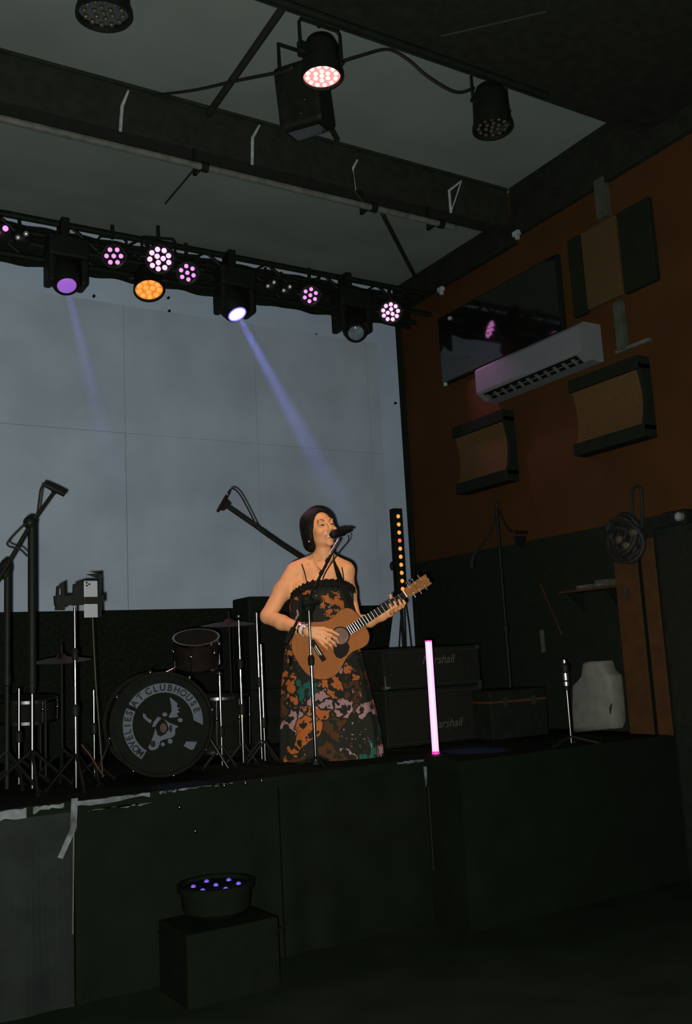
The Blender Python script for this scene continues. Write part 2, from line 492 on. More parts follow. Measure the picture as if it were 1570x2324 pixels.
rod((640, 20), (468, 266), ZC - 0.06, 0.025, 'brace_rod', 'thick dark brace rod left of the lit pink lamp', 'brace')
rod((440, 385), (375, 462), ZC2 - 0.02, 0.007, 'brace_rod', 'faint thin brace rod behind the left part of the slung pipe', 'brace')
rod((700, 200), (765, 316), ZC - 0.06, 0.022, 'brace_rod', 'dark brace rod leaving the black lamp body towards the beam', 'brace')
rod((868, 486), (948, 640), ZC2 - 0.03, 0.020, 'brace_rod', 'dark brace rod from the pipe to the far ceiling corner', 'brace')
w = [onY(*p, 5.66) for p in ((792, 372), (800, 400), (803, 432), (826, 460), (850, 482))]
tag(MB().tube(w, 0.012, 6).build('looped_cable', 'cable_black'), 'dark cable dropping across the face of the beam', 'cable')
w = spline([onY(345, 216, 5.69), onY(440, 205, 5.35), onY(540, 183, 4.95), onY(640, 163, 4.55), onY(665, 150, 4.47)])
tag(MB().tube(w, 0.010, 6).build('looped_cable', 'cable_black'), 'dark cable stretched to the left of the lit ceiling lamp', 'cable')
w = spline([onY(*p, 4.55) for p in ((770, 142), (820, 126), (880, 112), (925, 135), (965, 170), (1015, 202), (1045, 210), (1075, 200))])
tag(MB().tube(w, 0.011, 6).build('looped_cable', 'cable_black'), 'dark cable sagging between the lit lamp and the dead lamp', 'cable')

# ------------------------------------------------------------------ right wall: panels and the air conditioner
def wall_panel(name, quad, depth, m, label, cat, X=XR):
    """quad of pixel corners on the wall, squared up on the wall plane"""
    q = [onX(*p, X) for p in quad]
    y0 = sum(sorted(p.y for p in q)[:2]) / 2; y1 = sum(sorted(p.y for p in q)[2:]) / 2
    z0 = sum(sorted(p.z for p in q)[:2]) / 2; z1 = sum(sorted(p.z for p in q)[2:]) / 2
    t = thing(name, label, cat, (X, y0, z0))
    MB().box((X - depth, y0, z0), (X - 0.002, y1, z1), 0.006).build('panel_body', m, t)
    return t, y0, y1, z0, z1


t, y0, y1, z0, z1 = wall_panel('wall_screen', [(1005, 722), (1278, 577), (1010, 878), (1282, 755)], 0.05, 'black_paint', 'wide glossy black screen high on the orange wall behind the air conditioner', 'screen')
MB().box((XR - 0.056, y0 + 0.015, z0 + 0.015), (XR - 0.0505, y1 - 0.015, z1 - 0.015)).build('glass', 'black_gloss', t)
for px, py in ((1019, 722), (1009, 872)):
    p = onX(px, py, XR - 0.07); MB().box((XR - 0.075, p.y - 0.015, p.z - 0.015), (XR - 0.05, p.y + 0.015, p.z + 0.015), 0.003).build('bracket', 'bracket_white', t)
wall_panel('acoustic_board', [(1298, 548), (1325, 535), (1310, 725), (1338, 712)], 0.05, 'wall_black', 'narrow black upright strip panel between screen and olive panel', 'panel')
wall_panel('acoustic_board', [(1330, 530), (1405, 492), (1340, 705), (1420, 672)], 0.05, 'panel_olive', 'olive brown upright fabric panel high on the orange wall', 'panel')
wall_panel('acoustic_board', [(1412, 485), (1480, 450), (1424, 672), (1500, 635)], 0.05, 'wall_black', 'black upright panel at right of the olive panel', 'panel')
tag(MB().box((XR - 0.06, onX(1385, 450, XR).y, onX(1372, 500, XR).z), (XR - 0.002, onX(1362, 450, XR).y, onX(1372, 408, XR).z)).build('cable_duct', 'conduit'), 'short pale cable duct above the olive wall panel', 'duct')


def diffuser(px_quad, depth, label):
    q = [onX(*p, XR - 0.0) for p in px_quad]
    y0 = (q[1].y + q[3].y) / 2; y1 = (q[0].y + q[2].y) / 2; z1 = (q[0].z + q[1].z) / 2; z0 = (q[2].z + q[3].z) / 2
    t = thing('acoustic_diffuser', label, 'panel', (XR, y0, z0), 'curved acoustic diffusers')
    h = z1 - z0; e = 0.16 * h
    n = 12
    # curved fabric face: stands furthest out at the top and bottom rail, dips towards the wall in the middle
    pr = []
    for k in range(n + 1):
        s_ = k / n; pr.append((XR - depth * (0.55 + 0.40 * (2 * s_ - 1) ** 2), z0 + e * 0.6 + (h - 1.2 * e) * s_))
    poly = [(x, z) for x, z in pr] + [(XR - 0.004, pr[-1][1]), (XR - 0.004, pr[0][1])]
    MB().prism([(x, y0 + 0.035, z) for x, z in poly], (0, y1 - y0 - 0.045, 0)).build('curved_face', 'panel_fabric', t)
    MB().prism([(x - 0.006, y0, z) for x, z in pr] + [(XR - 0.004, y0, pr[-1][1]), (XR - 0.004, y0, pr[0][1])], (0, 0.034, 0)).build('side_cheek', 'wall_black', t)
    for za in (z0, z1 - e):
        MB().box((XR - depth * 1.05, y0, za), (XR - 0.004, y1, za + e), 0.006).build('rail', 'wall_black', t)


diffuser([(1050, 972), (1166, 935), (1064, 1126), (1180, 1090)], 0.13, 'smaller curved fabric diffuser panel below the pink lit end of the air conditioner')
diffuser([(1316, 868), (1474, 812), (1332, 1044), (1492, 988)], 0.13, 'larger curved fabric diffuser panel below the right end of the air conditioner')

# air conditioner
XA = XR - 0.235
a0 = onX(1078, 838, XA); a1 = onX(1310, 735, XA); a2 = onX(1087, 892, XA); a3 = onX(1325, 795, XA)
yA0, yA1 = a1.y, a0.y; zA1 = (a0.z + a1.z) / 2; zA0 = (a2.z + a3.z) / 2
ac = thing('air_conditioner', 'white split air conditioner on the orange wall, pink lit at one end', 'air conditioner', (XR, yA0, zA0))
prof = [(XR - 0.004, zA1 + 0.02), (XA + 0.05, zA1 + 0.02), (XA + 0.012, zA1), (XA, zA1 - 0.02), (XA, zA0 + 0.015), (XA + 0.01, zA0), (XA + 0.10, zA0 - 0.055), (XR - 0.02, zA0 - 0.06), (XR - 0.004, zA0 - 0.05)]
MB().prism([(x, yA0, z) for x, z in prof], (0, yA1 - yA0, 0)).build('casing', 'ac_white', ac)
for yy in (yA0 - 0.012, yA1):
    MB().prism([(x if x > XA + 0.02 else x + 0.004, yy, z) for x, z in prof], (0, 0.012, 0)).build('end_cap', 'ac_white', ac)
# outlet: dark slot with vanes under the casing
d_ = Vector((0.09, 0, -0.055)); n_ = Vector((-0.055, 0, -0.09)).normalized()
o0 = Vector((XA + 0.012, 0, zA0 - 0.002))
def slot(u0, u1, off, y_0, y_1):
    p = [o0 + d_ * u0 + n_ * off, o0 + d_ * u1 + n_ * off]
    return [(p[0].x, y_0, p[0].z), (p[1].x, y_0, p[1].z), (p[1].x, y_1, p[1].z), (p[0].x, y_1, p[0].z)]
MB().prism(slot(0.10, 0.92, 0.003, yA0 + 0.06, yA1 - 0.06), n_ * 0.003).build('outlet', 'black_matt', ac)
for k in range(11):
    yy = yA0 + 0.10 + (yA1 - yA0 - 0.2) * k / 10
    MB().prism(slot(0.25, 0.85, 0.007, yy, yy + 0.03), n_ * 0.006).build('vane', 'ac_grey', ac)
MB().prism(slot(0.46, 0.54, 0.012, yA0 + 0.06, yA1 - 0.06), n_ * 0.004).build('louvre', 'ac_grey', ac)
q0 = onX(1403, 686, XR - 0.03); q1 = onX(1408, 796, XR - 0.03)
tag(MB().box((XR - 0.06, q0.y - 0.035, q1.z), (XR - 0.002, q0.y + 0.035, q0.z), 0.005).build('cable_duct', 'conduit'), 'upright grey duct beside the air conditioner', 'duct')
q0 = onX(1400, 800, XR - 0.02); q1 = onX(1476, 778, XR - 0.02)
tag(MB().box((XR - 0.04, q1.y, q0.z - 0.012), (XR - 0.002, q0.y, q0.z + 0.012), 0.003).build('cable_duct', 'steel_pale'), 'short level pale duct running right from the air conditioner', 'duct')
for px, py, lab in ((1172, 530, 'small pale bracket under the black band at the wall top'), (1000, 657, 'small pale bracket at the far wall corner by the truss end')):
    p = onX(px, py, XR - 0.06)
    m = MB(frame(p, (-1, 0, 0))); m.box((-0.035, -0.02, -0.02), (0.035, 0.02, 0.02), 0.004); m.box((-0.012, -0.05, -0.02), (0.012, -0.02, 0.01))
    tag(m.build('wall_bracket', 'bracket_white'), lab, 'bracket')

# ================================================================== stage
XC = onZ(978, 1722, SZ).x
stage = thing('stage', 'low black stage with a skirted front and worn tape along its edge', 'stage', (0, YF, 0))
MB().box((-4.0, YF - 0.02, SZ - 0.05), (XC, YB - 0.06, SZ)).build('deck', 'stage_black', stage)
seams = [-4.0, -2.6, -1.2, 0.2, onY(167, 1900, YF).x, onY(167, 1900, YF).x + 1.13, XC]
for a, b in zip(seams[:-1], seams[1:]):
    n = 40; top = []; bot = []
    for k in range(n + 1):
        x = a + 0.004 + (b - a - 0.008) * k / n
        yy = YF + 0.010 * math.sin(x * 17 + math.sin(x * 5) * 2)
        top.append((x, yy * 0.3 + YF * 0.7, SZ - 0.05)); bot.append((x, yy, 0.002))
    m = MB(); nn = n + 1
    pts = top + bot + [(x, y + 0.012, z) for x, y, z in top] + [(x, y + 0.012, z) for x, y, z in bot]
    fs = []
    for k in range(n):
        fs += [(k, k + 1, nn + k + 1, nn + k), (2 * nn + k, 3 * nn + k, 3 * nn + k + 1, 2 * nn + k + 1), (k, 2 * nn + k, 2 * nn + k + 1, k + 1), (nn + k, nn + k + 1, 3 * nn + k + 1, 3 * nn + k)]
    fs += [(0, nn, 3 * nn, 2 * nn), (n, 2 * nn + n, 3 * nn + n, nn + n)]
    m.add(pts, fs).build('skirt_panel', 'skirt_vinyl' if abs(a - 0.2) < 0.01 else 'stage_black', stage)
MB().box((XC - 0.02, YF, 0.002), (XC, YB - 0.1, SZ - 0.05)).build('side_panel', 'stage_black', stage)
# worn tape and trim pieces along the edge
def tape(px0, px1, h0, h1, m='worn_tape', drop=0.0):
    a = onY(px0, 1790, YF - 0.026).x; b = onY(px1, 1790, YF - 0.026).x
    n = 10; up = []; lo = []
    for k in range(n + 1):
        x = a + (b - a) * k / n
        up.append((x, YF - 0.0235, SZ - 0.004 - drop + rng.uniform(-0.004, 0.004))); lo.append((x, YF - 0.0235, SZ - drop - (h0 + (h1 - h0) * k / n) + rng.uniform(-0.008, 0.008)))
    MB().prism(up + lo[::-1], (0, -0.003, 0)).build('edge_tape', m, stage)
tape(-60, 60, 0.055, 0.045); tape(75, 145, 0.03, 0.02); tape(168, 340, 0.026, 0.02); tape(360, 400, 0.014, 0.012); tape(405, 528, 0.011, 0.008)
tape(905, 965, 0.010, 0.022); tape(200, 345, 0.008, 0.006, 'worn_tape', 0.05)
mt = MB()
p1 = onY(167, 1812, YF - 0.03); p2 = onY(168, 1880, YF - 0.03); p3 = onY(136, 1950, YF - 0.03)
mt.prism([p1 + Vector((-0.012, 0, 0)), p1 + Vector((0.02, 0, 0)), p2 + Vector((0.012, 0, 0)), p3 + Vector((0.012, 0, 0)), p3 + Vector((-0.012, 0, 0.01)), p2 + Vector((-0.02, 0, 0))], (0, -0.003, 0))
mt.build('loose_tape', 'worn_tape', stage)
p1 = onY(167, 1890, YF - 0.028); p2 = onY(165, 2120, YF - 0.028)
MB().prism([(p1.x - .003, p1.y, p1.z), (p1.x + .003, p1.y, p1.z), (p2.x + .003, p1.y, p2.z), (p2.x - .003, p1.y, p2.z)], (0, -0.003, 0)).build('seam_piping', 'steel_pale', stage)
p1 = onY(977, 1738, YF - 0.028); p1.x = XC - 0.016
MB().prism([(p1.x - .012, p1.y, p1.z), (p1.x + .012, p1.y, p1.z), (p1.x + .006, p1.y, p1.z - 0.10), (p1.x - .006, p1.y, p1.z - 0.12)], (0, -0.003, 0)).build('corner_tape', 'worn_tape', stage)
MB().prism([(XC - .006, p1.y, p1.z - 0.12), (XC, p1.y, p1.z - 0.12), (XC, p1.y, 0.3), (XC - .006, p1.y, 0.3)], (0, -0.003, 0)).build('seam_piping', 'steel_dark', stage)
for px, py in ((508, 1765), (556, 1760), (593, 1756), (443, 1886), (407, 1832)):
    p = onY(px, py, YF - 0.03)
    MB().ball((p.x, YF - 0.03, min(p.z, SZ - 0.013)), 0.011, 10, 6).build('stud', 'chrome', stage, True)
# lower side platform beside the main stage, carrying amplifiers and stacked gear
side = thing('side_platform', 'black riser between the stage corner and the right wall', 'platform', (4.6, 4.6, 0))
MB().box((XC + 0.01, 4.52, SZ - 0.06), (XR - 0.035, YB - 0.06, SZ - 0.002), 0.004).build('deck', 'stage_black', side)
MB().box((XC + 0.02, 4.54, 0.002), (XR - 0.04, 4.56, SZ - 0.06)).build('front_panel', 'stage_black', side)
MB().box((XC + 0.02, 4.56, 0.002), (XC + 0.04, YB - 0.1, SZ - 0.06)).build('side_panel', 'stage_black', side)

# ================================================================== lighting rig
ZT0, ZT1 = 4.73, 4.95
truss = thing('lighting_truss', 'long black lighting truss carrying lamps across the top of the backdrop', 'truss', (2, 6.95, ZT0))
for yy in (6.86, 7.10):
    for zz in (ZT0 + 0.02, ZT1):
        MB().cyl((-4.1, yy, zz), (XR - 0.1, yy, zz), 0.024, n=10).build('chord', 'black_metal', truss, True)
k = 0; x = -4.0
while x < XR - 0.35:
    for yy in (6.86, 7.10):
        a, b = ((ZT0 + 0.02, ZT1), (ZT1, ZT0 + 0.02))[k % 2]
        MB().cyl((x, yy, a), (x + 0.28, yy, b), 0.011, n=6).build('brace', 'black_metal', truss)
    x += 0.28; k += 1
n = 160; top = []; bot = []
for k in range(n + 1):
    xx = -4.1 + (XR - 0.12 + 4.1) * k / n
    yy = 7.14 + 0.012 * math.sin(k * 1.3)
    top.append((xx, yy, ZT1 + 0.08)); bot.append((xx, yy, ZT0 - 0.03 + 0.008 * math.sin(k * 0.7)))
m = MB(); nn = n + 1
pts = top + bot + [(p[0], p[1] + 0.008, p[2]) for p in top + bot]
fs = []
for k in range(n):
    fs += [(k, k + 1, nn + k + 1, nn + k), (2 * nn + k, 3 * nn + k, 3 * nn + k + 1, 2 * nn + k + 1), (k, 2 * nn + k, 2 * nn + k + 1, k + 1), (nn + k, nn + k + 1, 3 * nn + k + 1, 3 * nn + k)]
m.add(pts, fs + [(0, nn, 3 * nn, 2 * nn), (n, 2 * nn + n, 3 * nn + n, nn + n)]).build('valance', 'black_cloth', truss)

_dome = {}
def dome_mesh(m, r):
    key = (m, round(r, 4))
    if key not in _dome:
        b = MB(); prof = [(r * math.cos(a), r * math.sin(a) * 0.8) for a in (0, 0.4, 0.8, 1.15, 1.45)]
        b.lathe([(r, -0.006)] + prof, Matrix.Identity(4), 12)
        o = b.build('led', m, None, True); _dome[key] = o.data; bpy.data.objects.remove(o)
    return _dome[key]


def pattern(n):
    if n == 7: return [(0, 0)] + [(0.66 * math.cos(a), 0.66 * math.sin(a)) for a in [math.pi / 3 * k + 0.35 for k in range(6)]]
    if n == 12: return [(0.28 * math.cos(a), 0.28 * math.sin(a)) for a in (0.5, 2.6, 4.7)] + [(0.74 * math.cos(a), 0.74 * math.sin(a)) for a in [2 * math.pi / 9 * k for k in range(9)]]
    out = [(0, 0)] + [(0.38 * math.cos(a), 0.38 * math.sin(a)) for a in [math.pi / 3 * k for k in range(6)]]
    return out + [(0.78 * math.cos(a), 0.78 * math.sin(a)) for a in [math.pi / 6 * k + 0.2 for k in range(12)]]


def par(pos, aim, r, n, ledmat, label, depth=0.16, facemat='black_gloss', hang=0.16, ledr=None, group='led par lamps', spin=0.0, cat='stage light', canmat='black_metal'):
    pos = Vector(pos); t = thing('par_lamp', label, cat, pos, group)
    F = frame(pos, aim) @ Matrix.Rotation(spin, 4, 'Z')
    MB().lathe([(r * 0.45, -depth), (r * 0.75, -depth * 0.92), (r * 0.98, -depth * 0.7), (r * 1.05, -0.012), (r * 1.12, -0.01), (r * 1.14, 0.02), (r * 1.02, 0.02), (r, -0.004)], F, 28).build('can', canmat, t, True)
    MB().lathe([(r * 1.01, -0.006), (r * 1.01, 0.002)], F, 28).build('face_plate', facemat, t)
    lr = ledr or r * (0.215 if n == 7 else 0.2 if n == 12 else 0.12)
    me = dome_mesh(ledmat, lr)
    for (a, b) in pattern(n):
        inst('led', me, t, F @ Matrix.Translation((a * r, b * r, 0.004)))
    # yoke
    X = (F.to_3x3() @ Vector((1, 0, 0)))
    side = Vector(aim).normalized().cross(Vector((0, 0, 1)))
    side = side.normalized() if side.length > 0.05 else Vector((1, 0, 0))
    c = pos - Vector(aim).normalized() * depth * 0.5
    m = MB(); w = r * 1.28
    topc = c + Vector((0, 0, r * 1.2 + hang * 0.4))
    for s_ in (-1, 1):
        m.tube([c + side * s_ * w, c + side * s_ * w + Vector((0, 0, r * 1.2 + hang * 0.4 - 0.02)), topc + side * s_ * (w - 0.02)], 0.009, 6)
        m.cyl(c + side * s_ * r * 0.9, c + side * s_ * (w + 0.012), 0.014, n=8)
    m.tube([topc - side * w * 0.95, topc + side * w * 0.95], 0.009, 6)
    if hang > 0:
        m.build('yoke', 'black_metal', t)
        MB().cyl(topc - Vector((0, 0, 0.01)), topc + Vector((0, 0, hang)), 0.014, n=8).build('hook_clamp', 'black_metal', t)
    return t, F


YL = 6.75
def lamp_at(px, py, y=YL): return onY(px, py, y)
def to_cam(p, dx=0, dy=0, dz=0): return Vector(EYE) + Vector((dx, dy, dz)) - Vector(p)

PINK = (1.0, 0.30, 0.75); VIO = (0.75, 0.25, 1.0)
specs = [(258, 581, 0.082, 7, 'led_violet', 'seven led par lamp glowing violet right of the first moving head', 18, VIO),
         (362, 588, 0.100, 12, 'led_pink', 'twelve led par lamp glowing pink above the amber lamp', 34, PINK),
         (425, 619, 0.080, 7, 'led_violet', 'seven led par lamp glowing violet right of the amber lamp', 18, VIO),
         (704, 670, 0.078, 7, 'led_violet', 'seven led par lamp glowing violet right of the twin bulb lamps', 18, VIO),
         (886, 708, 0.092, 12, 'led_pink', 'twelve led par lamp glowing pink at the right end of the truss', 46, PINK)]
for px, py, r, n, lm, lab, en, col in specs:
    p = lamp_at(px, py, 6.60 if px == 362 else YL)
    aim = to_cam(p, 1.2, 1.2, -0.3)
    t, F = par(p, aim, r, n, lm, lab, spin=0.3 + px * 0.01, hang=0.10)
    tgt = Vector((3.0, 5.2, 2.2)) if px < 800 else Vector((5.14, 6.25, 4.0))
    light('par_glow', 'SPOT', p + Vector(aim).normalized() * 0.05, en, col, 0.06, tgt, 75 if px < 800 else 48, 0.8, t)

# amber lamp, aimed down
p = lamp_at(338, 656, 6.80)
t, F = par(p, (-0.10, -0.42, -0.9), 0.107, 12, 'led_amber', 'amber lit par lamp aimed down, under the pink twelve led lamp', depth=0.22, facemat='led_amber_dim', hang=0.12)
light('par_glow', 'SPOT', p + Vector((-0.2, -0.6, -0.75)) * 0.08, 40, (1.0, 0.5, 0.12), 0.08, Vector((2.9, 5.0, 1.9)), 70, 0.8, t)

# blinder lamps with two bulbs each
for px, py, lab, bm_, r in ((615, 646, 'left of the two dark twin bulb lamps at mid truss', 'blinder_bulb', 0.066), (651, 656, 'right of the two dark twin bulb lamps at mid truss', 'blinder_bulb', 0.066),
                         (50, 537, 'dark twin bulb lamp near the left edge of the picture', 'blinder_bulb', 0.07), (3, 525, 'twin bulb lamp cut by the left edge, tinted pink', 'led_violet', 0.07)):
    p = lamp_at(px, py + 4); t = thing('blinder_lamp', lab, 'stage light', p, 'twin bulb lamps on the truss')
    F = frame(p, to_cam(p))
    MB().lathe([(r * 0.4, -0.12), (r * 0.85, -0.09), (r, -0.03), (r, 0.0), (r * 0.93, 0.004), (r * 0.7, -0.02), (0.01, -0.035)], F, 24).build('can', 'black_metal', t, True)
    for s_ in (-1, 1):
        q = F @ Vector((s_ * r * 0.40, r * (0.28 + 0.22 * s_), 0.0))
        MB().ball(q, r * 0.30, 12, 8).build('bulb', bm_, t, True)
    MB().cyl(p + Vector((0, 0.06, r * 0.5)), p + Vector((0, 0.10, 0.20)), 0.012).build('hook_clamp', 'black_metal', t)

# moving heads
def moving_head(px, py, body, target, lens, label, ring=None):
    p = lamp_at(px, py, YL - 0.05); t = thing('moving_head', label, 'stage light', p, 'moving head lamps')
    d = (Vector(target) - p).normalized(); F = frame(p, d)
    bx = [lamp_at(body[0], body[1]).x, lamp_at(body[2], body[1]).x]
    xm = (bx[0] + bx[1]) / 2; hw = (bx[1] - bx[0]) / 2 * 0.98
    MB().box((xm - hw, YL - 0.10, ZT0 - 0.12), (xm + hw, YL + 0.07, ZT0 + 0.05), 0.02).build('base', 'black_metal', t)
    for s_ in (-1, 1):
        m = MB().box((xm + s_ * hw * 0.80 - 0.028, YL - 0.08, p.z + 0.02), (xm + s_ * hw * 0.80 + 0.028, YL + 0.10, ZT0 - 0.10), 0.02)
        m.build('yoke_arm', 'black_metal', t)
    q = F
    MB().lathe([(0.05, -0.30), (0.10, -0.28), (0.118, -0.20), (0.118, -0.08), (0.10, -0.02), (0.09, 0.0), (0.078, 0.0), (0.074, -0.012)], q, 28).build('head', 'black_metal', t, True)
    MB().lathe([(0.07, -0.014), (0.069, -0.004), (0.055, 0.006), (0.03, 0.011), (0.005, 0.013)], q, 28).build('lens', lens, t, True)
    if ring:
        MB().lathe([(0.079, -0.01), (0.079, 0.004), (0.07, 0.006), (0.069, -0.01)], q, 28, False).build('lens_ring', ring, t, True)
    MB().box((xm - 0.03, YL + 0.02, ZT0 + 0.05), (xm + 0.03, YL + 0.16, ZT1 + 0.02), 0.005).build('hook_clamp', 'black_metal', t)
    return t, p, d


tgt1 = onY(276, 1160, 5.75); tgt2 = onY(806, 1205, 5.72)
mh1 = moving_head(152, 650, (103, 560, 196), tgt1, 'beam_violet', 'moving head lamp with violet lens at the left, throwing a blue beam')
mh2 = moving_head(538, 713, (490, 640, 571), tgt2, 'beam_white', 'moving head lamp with bright white lens throwing the stronger blue beam', 'beam_blue')
mh3 = moving_head(808, 757, (760, 690, 833), onY(860, 1150, 5.2), 'lens_glass', 'unlit moving head lamp with glassy lens at the right')

# near lamps hanging under the soffit
p = onY(730, 171, 4.28)
t, F = par(p, (-0.02, -0.03, -1), 0.107, 19, 'led_warm', 'warm white and pink lit par lamp hanging nearest the camera', depth=0.24, facemat='led_warm_dim', hang=0.18)
light('par_glow', 'SPOT', p + Vector((0, 0, -0.06)), 170, (1.0, 0.64, 0.38), 0.09, Vector((3.05, 5.3, 2.1)), 40, 0.9, t)
p = onY(1117, 288, 4.3)
par(p, (-0.02, -0.03, -1), 0.115, 19, 'led_dead', 'dead black par lamp hanging right of the lit one', depth=0.30, hang=0.12)
p = onY(235, 30, 4.35)
par(p, (0.02, 0.06, -1), 0.125, 19, 'led_dead', 'dark par lamp cut by the top edge of the picture', depth=0.26, hang=0.10)
# black effect lamp body behind the lit par
p = onY(690, 222, 4.80)
t = thing('effect_lamp', 'black box shaped effect lamp hanging behind the lit par lamp', 'stage light', p)
F = frame(p, (0.14, 0.1, -1))
MB(F).box((-0.15, -0.11, -0.19), (0.15, 0.11, 0.21), 0.03).build('body', 'black_metal', t)
MB(F).box((-0.11, -0.08, 0.21), (0.11, 0.08, 0.222), 0.004).build('lens_plate', 'black_gloss', t)
for q in ((683, 257), (692, 226)):
    w = onY(*q, 4.665); MB().ball(w, 0.006, 8, 6).build('screw', 'chrome', t, True)
MB().tube([p + Vector((-0.17, 0, 0)), p + Vector((-0.17, 0, 0.32)), p + Vector((0.17, 0, 0.32)), p + Vector((0.17, 0, 0))], 0.014, 6).build('yoke', 'black_metal', t)
MB().cyl(p + Vector((0, 0, 0.3)), (p.x, p.y, ZC - 0.002), 0.03).build('hook_clamp', 'black_metal', t)
p = onY(650, 95, 4.45)
bar = thing('lamp_bar', 'short black bar holding the near lamps under the roof', 'bar', p)
zz = ZS - 0.04; yb2 = ys - 0.10
MB().cyl((2.2, yb2, zz), (4.3, yb2, zz), 0.024, n=12).build('tube', 'black_metal', bar, True)
for xx in (2.35, 3.3, 4.2):
    MB().cyl((xx, yb2, zz), (xx, yb2, ZS), 0.012).build('hanger', 'black_metal', bar)

# ================================================================== stands
def tripod(mb_parts, t, base, m, reach=0.28, h=0.24, ang0=0.4, r=0.009, foot=True):
    for k in range(3):
        a = ang0 + 2 * math.pi * k / 3
        e = Vector((base[0] + reach * math.cos(a), base[1] + reach * math.sin(a), base[2] + 0.012))
        l = MB().cyl(Vector(base) + Vector((0, 0, h)), e, r, n=8).build('leg', m, t, True)
        if foot: MB().ball(e, 0.014, 8, 6).build('rubber_foot', 'black_matt', l)


def stand(name, label, base, segs, group=None, ang0=0.4, legm='black_metal', reach=0.26, h=0.22, cat='stand'):
    """segs: (z0, z1, radius, material)"""
    t = thing(name, label, cat, base, group)
    b = Vector(base)
    for z0, z1, r, m in segs:
        MB().cyl(b + Vector((0, 0, z0)), b + Vector((0, 0, z1)), r, n=16).build('pole', m, t, True)
    for (z0, z1, r, m), (z2, z3, r2, m2) in zip(segs[:-1], segs[1:]):
        MB().lathe([(r, -0.03), (r + 0.007, -0.025), (r + 0.009, 0.02), (r2 + 0.003, 0.035)], Matrix.Translation(b + Vector((0, 0, z1))), 14).build('collar', 'black_metal', t, True)
    tripod(None, t, base, legm, reach, h, ang0)
    return t


def cut(px, py, y): return onY(px, py, y)


# singer's microphone stand, right at the stage edge
b = onZ(717, 1737, SZ); b = Vector((b.x, b.y, SZ)); yv = b.y
piv = onY(703, 1374, yv)
vs = stand('microphone_stand', 'chrome boom microphone stand standing in front of the singer', b, [(0.02, 0.62, 0.0115, 'chrome'), (0.62, piv.z - SZ, 0.0085, 'chrome')], cat='microphone stand', reach=0.11, h=0.05)
MB().cyl((b.x, b.y, SZ + 0.005), (b.x, b.y, SZ + 0.03), 0.03, n=20).build('hub', 'black_metal', vs)
b0 = onY(648, 1462, yv + 0.02); b1 = onY(757, 1247, yv + 0.02)
MB().tube([b0, b0.lerp(b1, 0.5), b1], 0.009, 10).build('boom', 'black_metal', vs, True)
b2 = onY(741, 1262, yv + 0.02); b3 = onY(772, 1216, yv + 0.03)
MB().tube([onY(748, 1260, yv + 0.02), onY(769, 1226, yv + 0.02)], 0.011, 10).build('boom_tip', 'bright_chrome', vs, True)
MB().tube([b0, b0.lerp(b1, 0.16)], 0.017, 10).build('counterweight', 'black_metal', vs, True)
m = MB().ball(piv + Vector((0, 0.015, 0)), (0.045, 0.03, 0.055), 14, 10); m.cyl(piv + Vector((-0.05, 0, 0.0)), piv + Vector((0.06, 0.0, 0.02)), 0.018)
m.build('clutch', 'black_metal', vs, True)
m = MB().box(piv + Vector((-0.055, 0.03, -0.10)), piv + Vector((0.035, 0.05, 0.07)), 0.01)
m.build('pedal_holder', 'black_metal', vs)
w = spline([onY(*q, yv + 0.03) for q in ((790, 1213), (790, 1228), (772, 1250), (752, 1278), (738, 1300), (732, 1316), (728, 1330), (712, 1352))])
MB().tube(w, 0.0045, 6).build('cable', 'cable_black', vs)
for q in ((743, 1272), (729, 1300), (716, 1330)):
    c = onY(*q, yv + 0.02); d = (b1 - b0).normalized()
    MB().cyl(c - d * 0.012, c + d * 0.012, 0.013).build('cable_tie', 'black_metal', vs)
# the singer's microphone
ma = onY(757, 1213, yv - 0.02); mz = onY(806, 1199, yv + 0.05)
d = (mz - ma).normalized(); F = frame(ma, d)
mic = thing('vocal_microphone', 'black vocal microphone held up to the singer\'s mouth', 'microphone', ma, 'stage microphones')
MB().lathe([(0.004, -0.028), (0.018, -0.022), (0.027, -0.006), (0.028, 0.012), (0.025, 0.026)], F, 20).build('grille', 'black_metal', mic, True)
MB().lathe([(0.027, 0.026), (0.028, 0.034), (0.024, 0.038)], F, 20).build('ring', 'black_metal', mic, True)
MB().lathe([(0.023, 0.038), (0.021, 0.08), (0.017, 0.155), (0.016, 0.16)], F, 20).build('handle', 'black_metal', mic, True)
m = MB(F); m.cyl((0, 0, 0.05), (0, 0, 0.10), 0.027); m.build('clip', 'black_metal', mic)
MB().tube([F @ Vector((0, 0, 0.155)), F @ Vector((0.0, -0.004, 0.19))], 0.010, 8).build('plug', 'black_metal', mic)

# overhead microphone on a boom behind the singer
yo = 5.72
o0 = onY(730, 1296, yo); o1 = onY(508, 1146, yo)
bs = Vector((o0.x, yo, SZ))
t = stand('microphone_stand', 'black boom stand behind the singer reaching left with a slim microphone', bs, [(0.02, 0.8, 0.014, 'black_metal'), (0.8, o0.z - SZ, 0.011, 'black_metal')], cat='microphone stand')
MB().tube([o0 + (o0 - o1) * 0.25, o0, onY(640, 1238, yo), onY(590, 1203, yo)], 0.012, 10).build('boom', 'black_metal', t, True)
MB().tube([onY(596, 1207, yo), o1], 0.010, 10).build('boom_tip', 'black_metal', t, True)
MB().ball(o0, 0.03, 10, 8).build('clutch', 'black_metal', t)
w = spline([onY(*q, yo - 0.01) for q in ((520, 1113), (527, 1109), (536, 1113), (548, 1128), (560, 1150), (573, 1175), (584, 1196), (600, 1210))])
MB().tube(w, 0.006, 6).build('cable', 'cable_black', t)
mt = thing('instrument_microphone', 'slim brownish instrument microphone at the tip of the boom left of the singer', 'microphone', onY(494, 1161, yo), 'stage microphones')
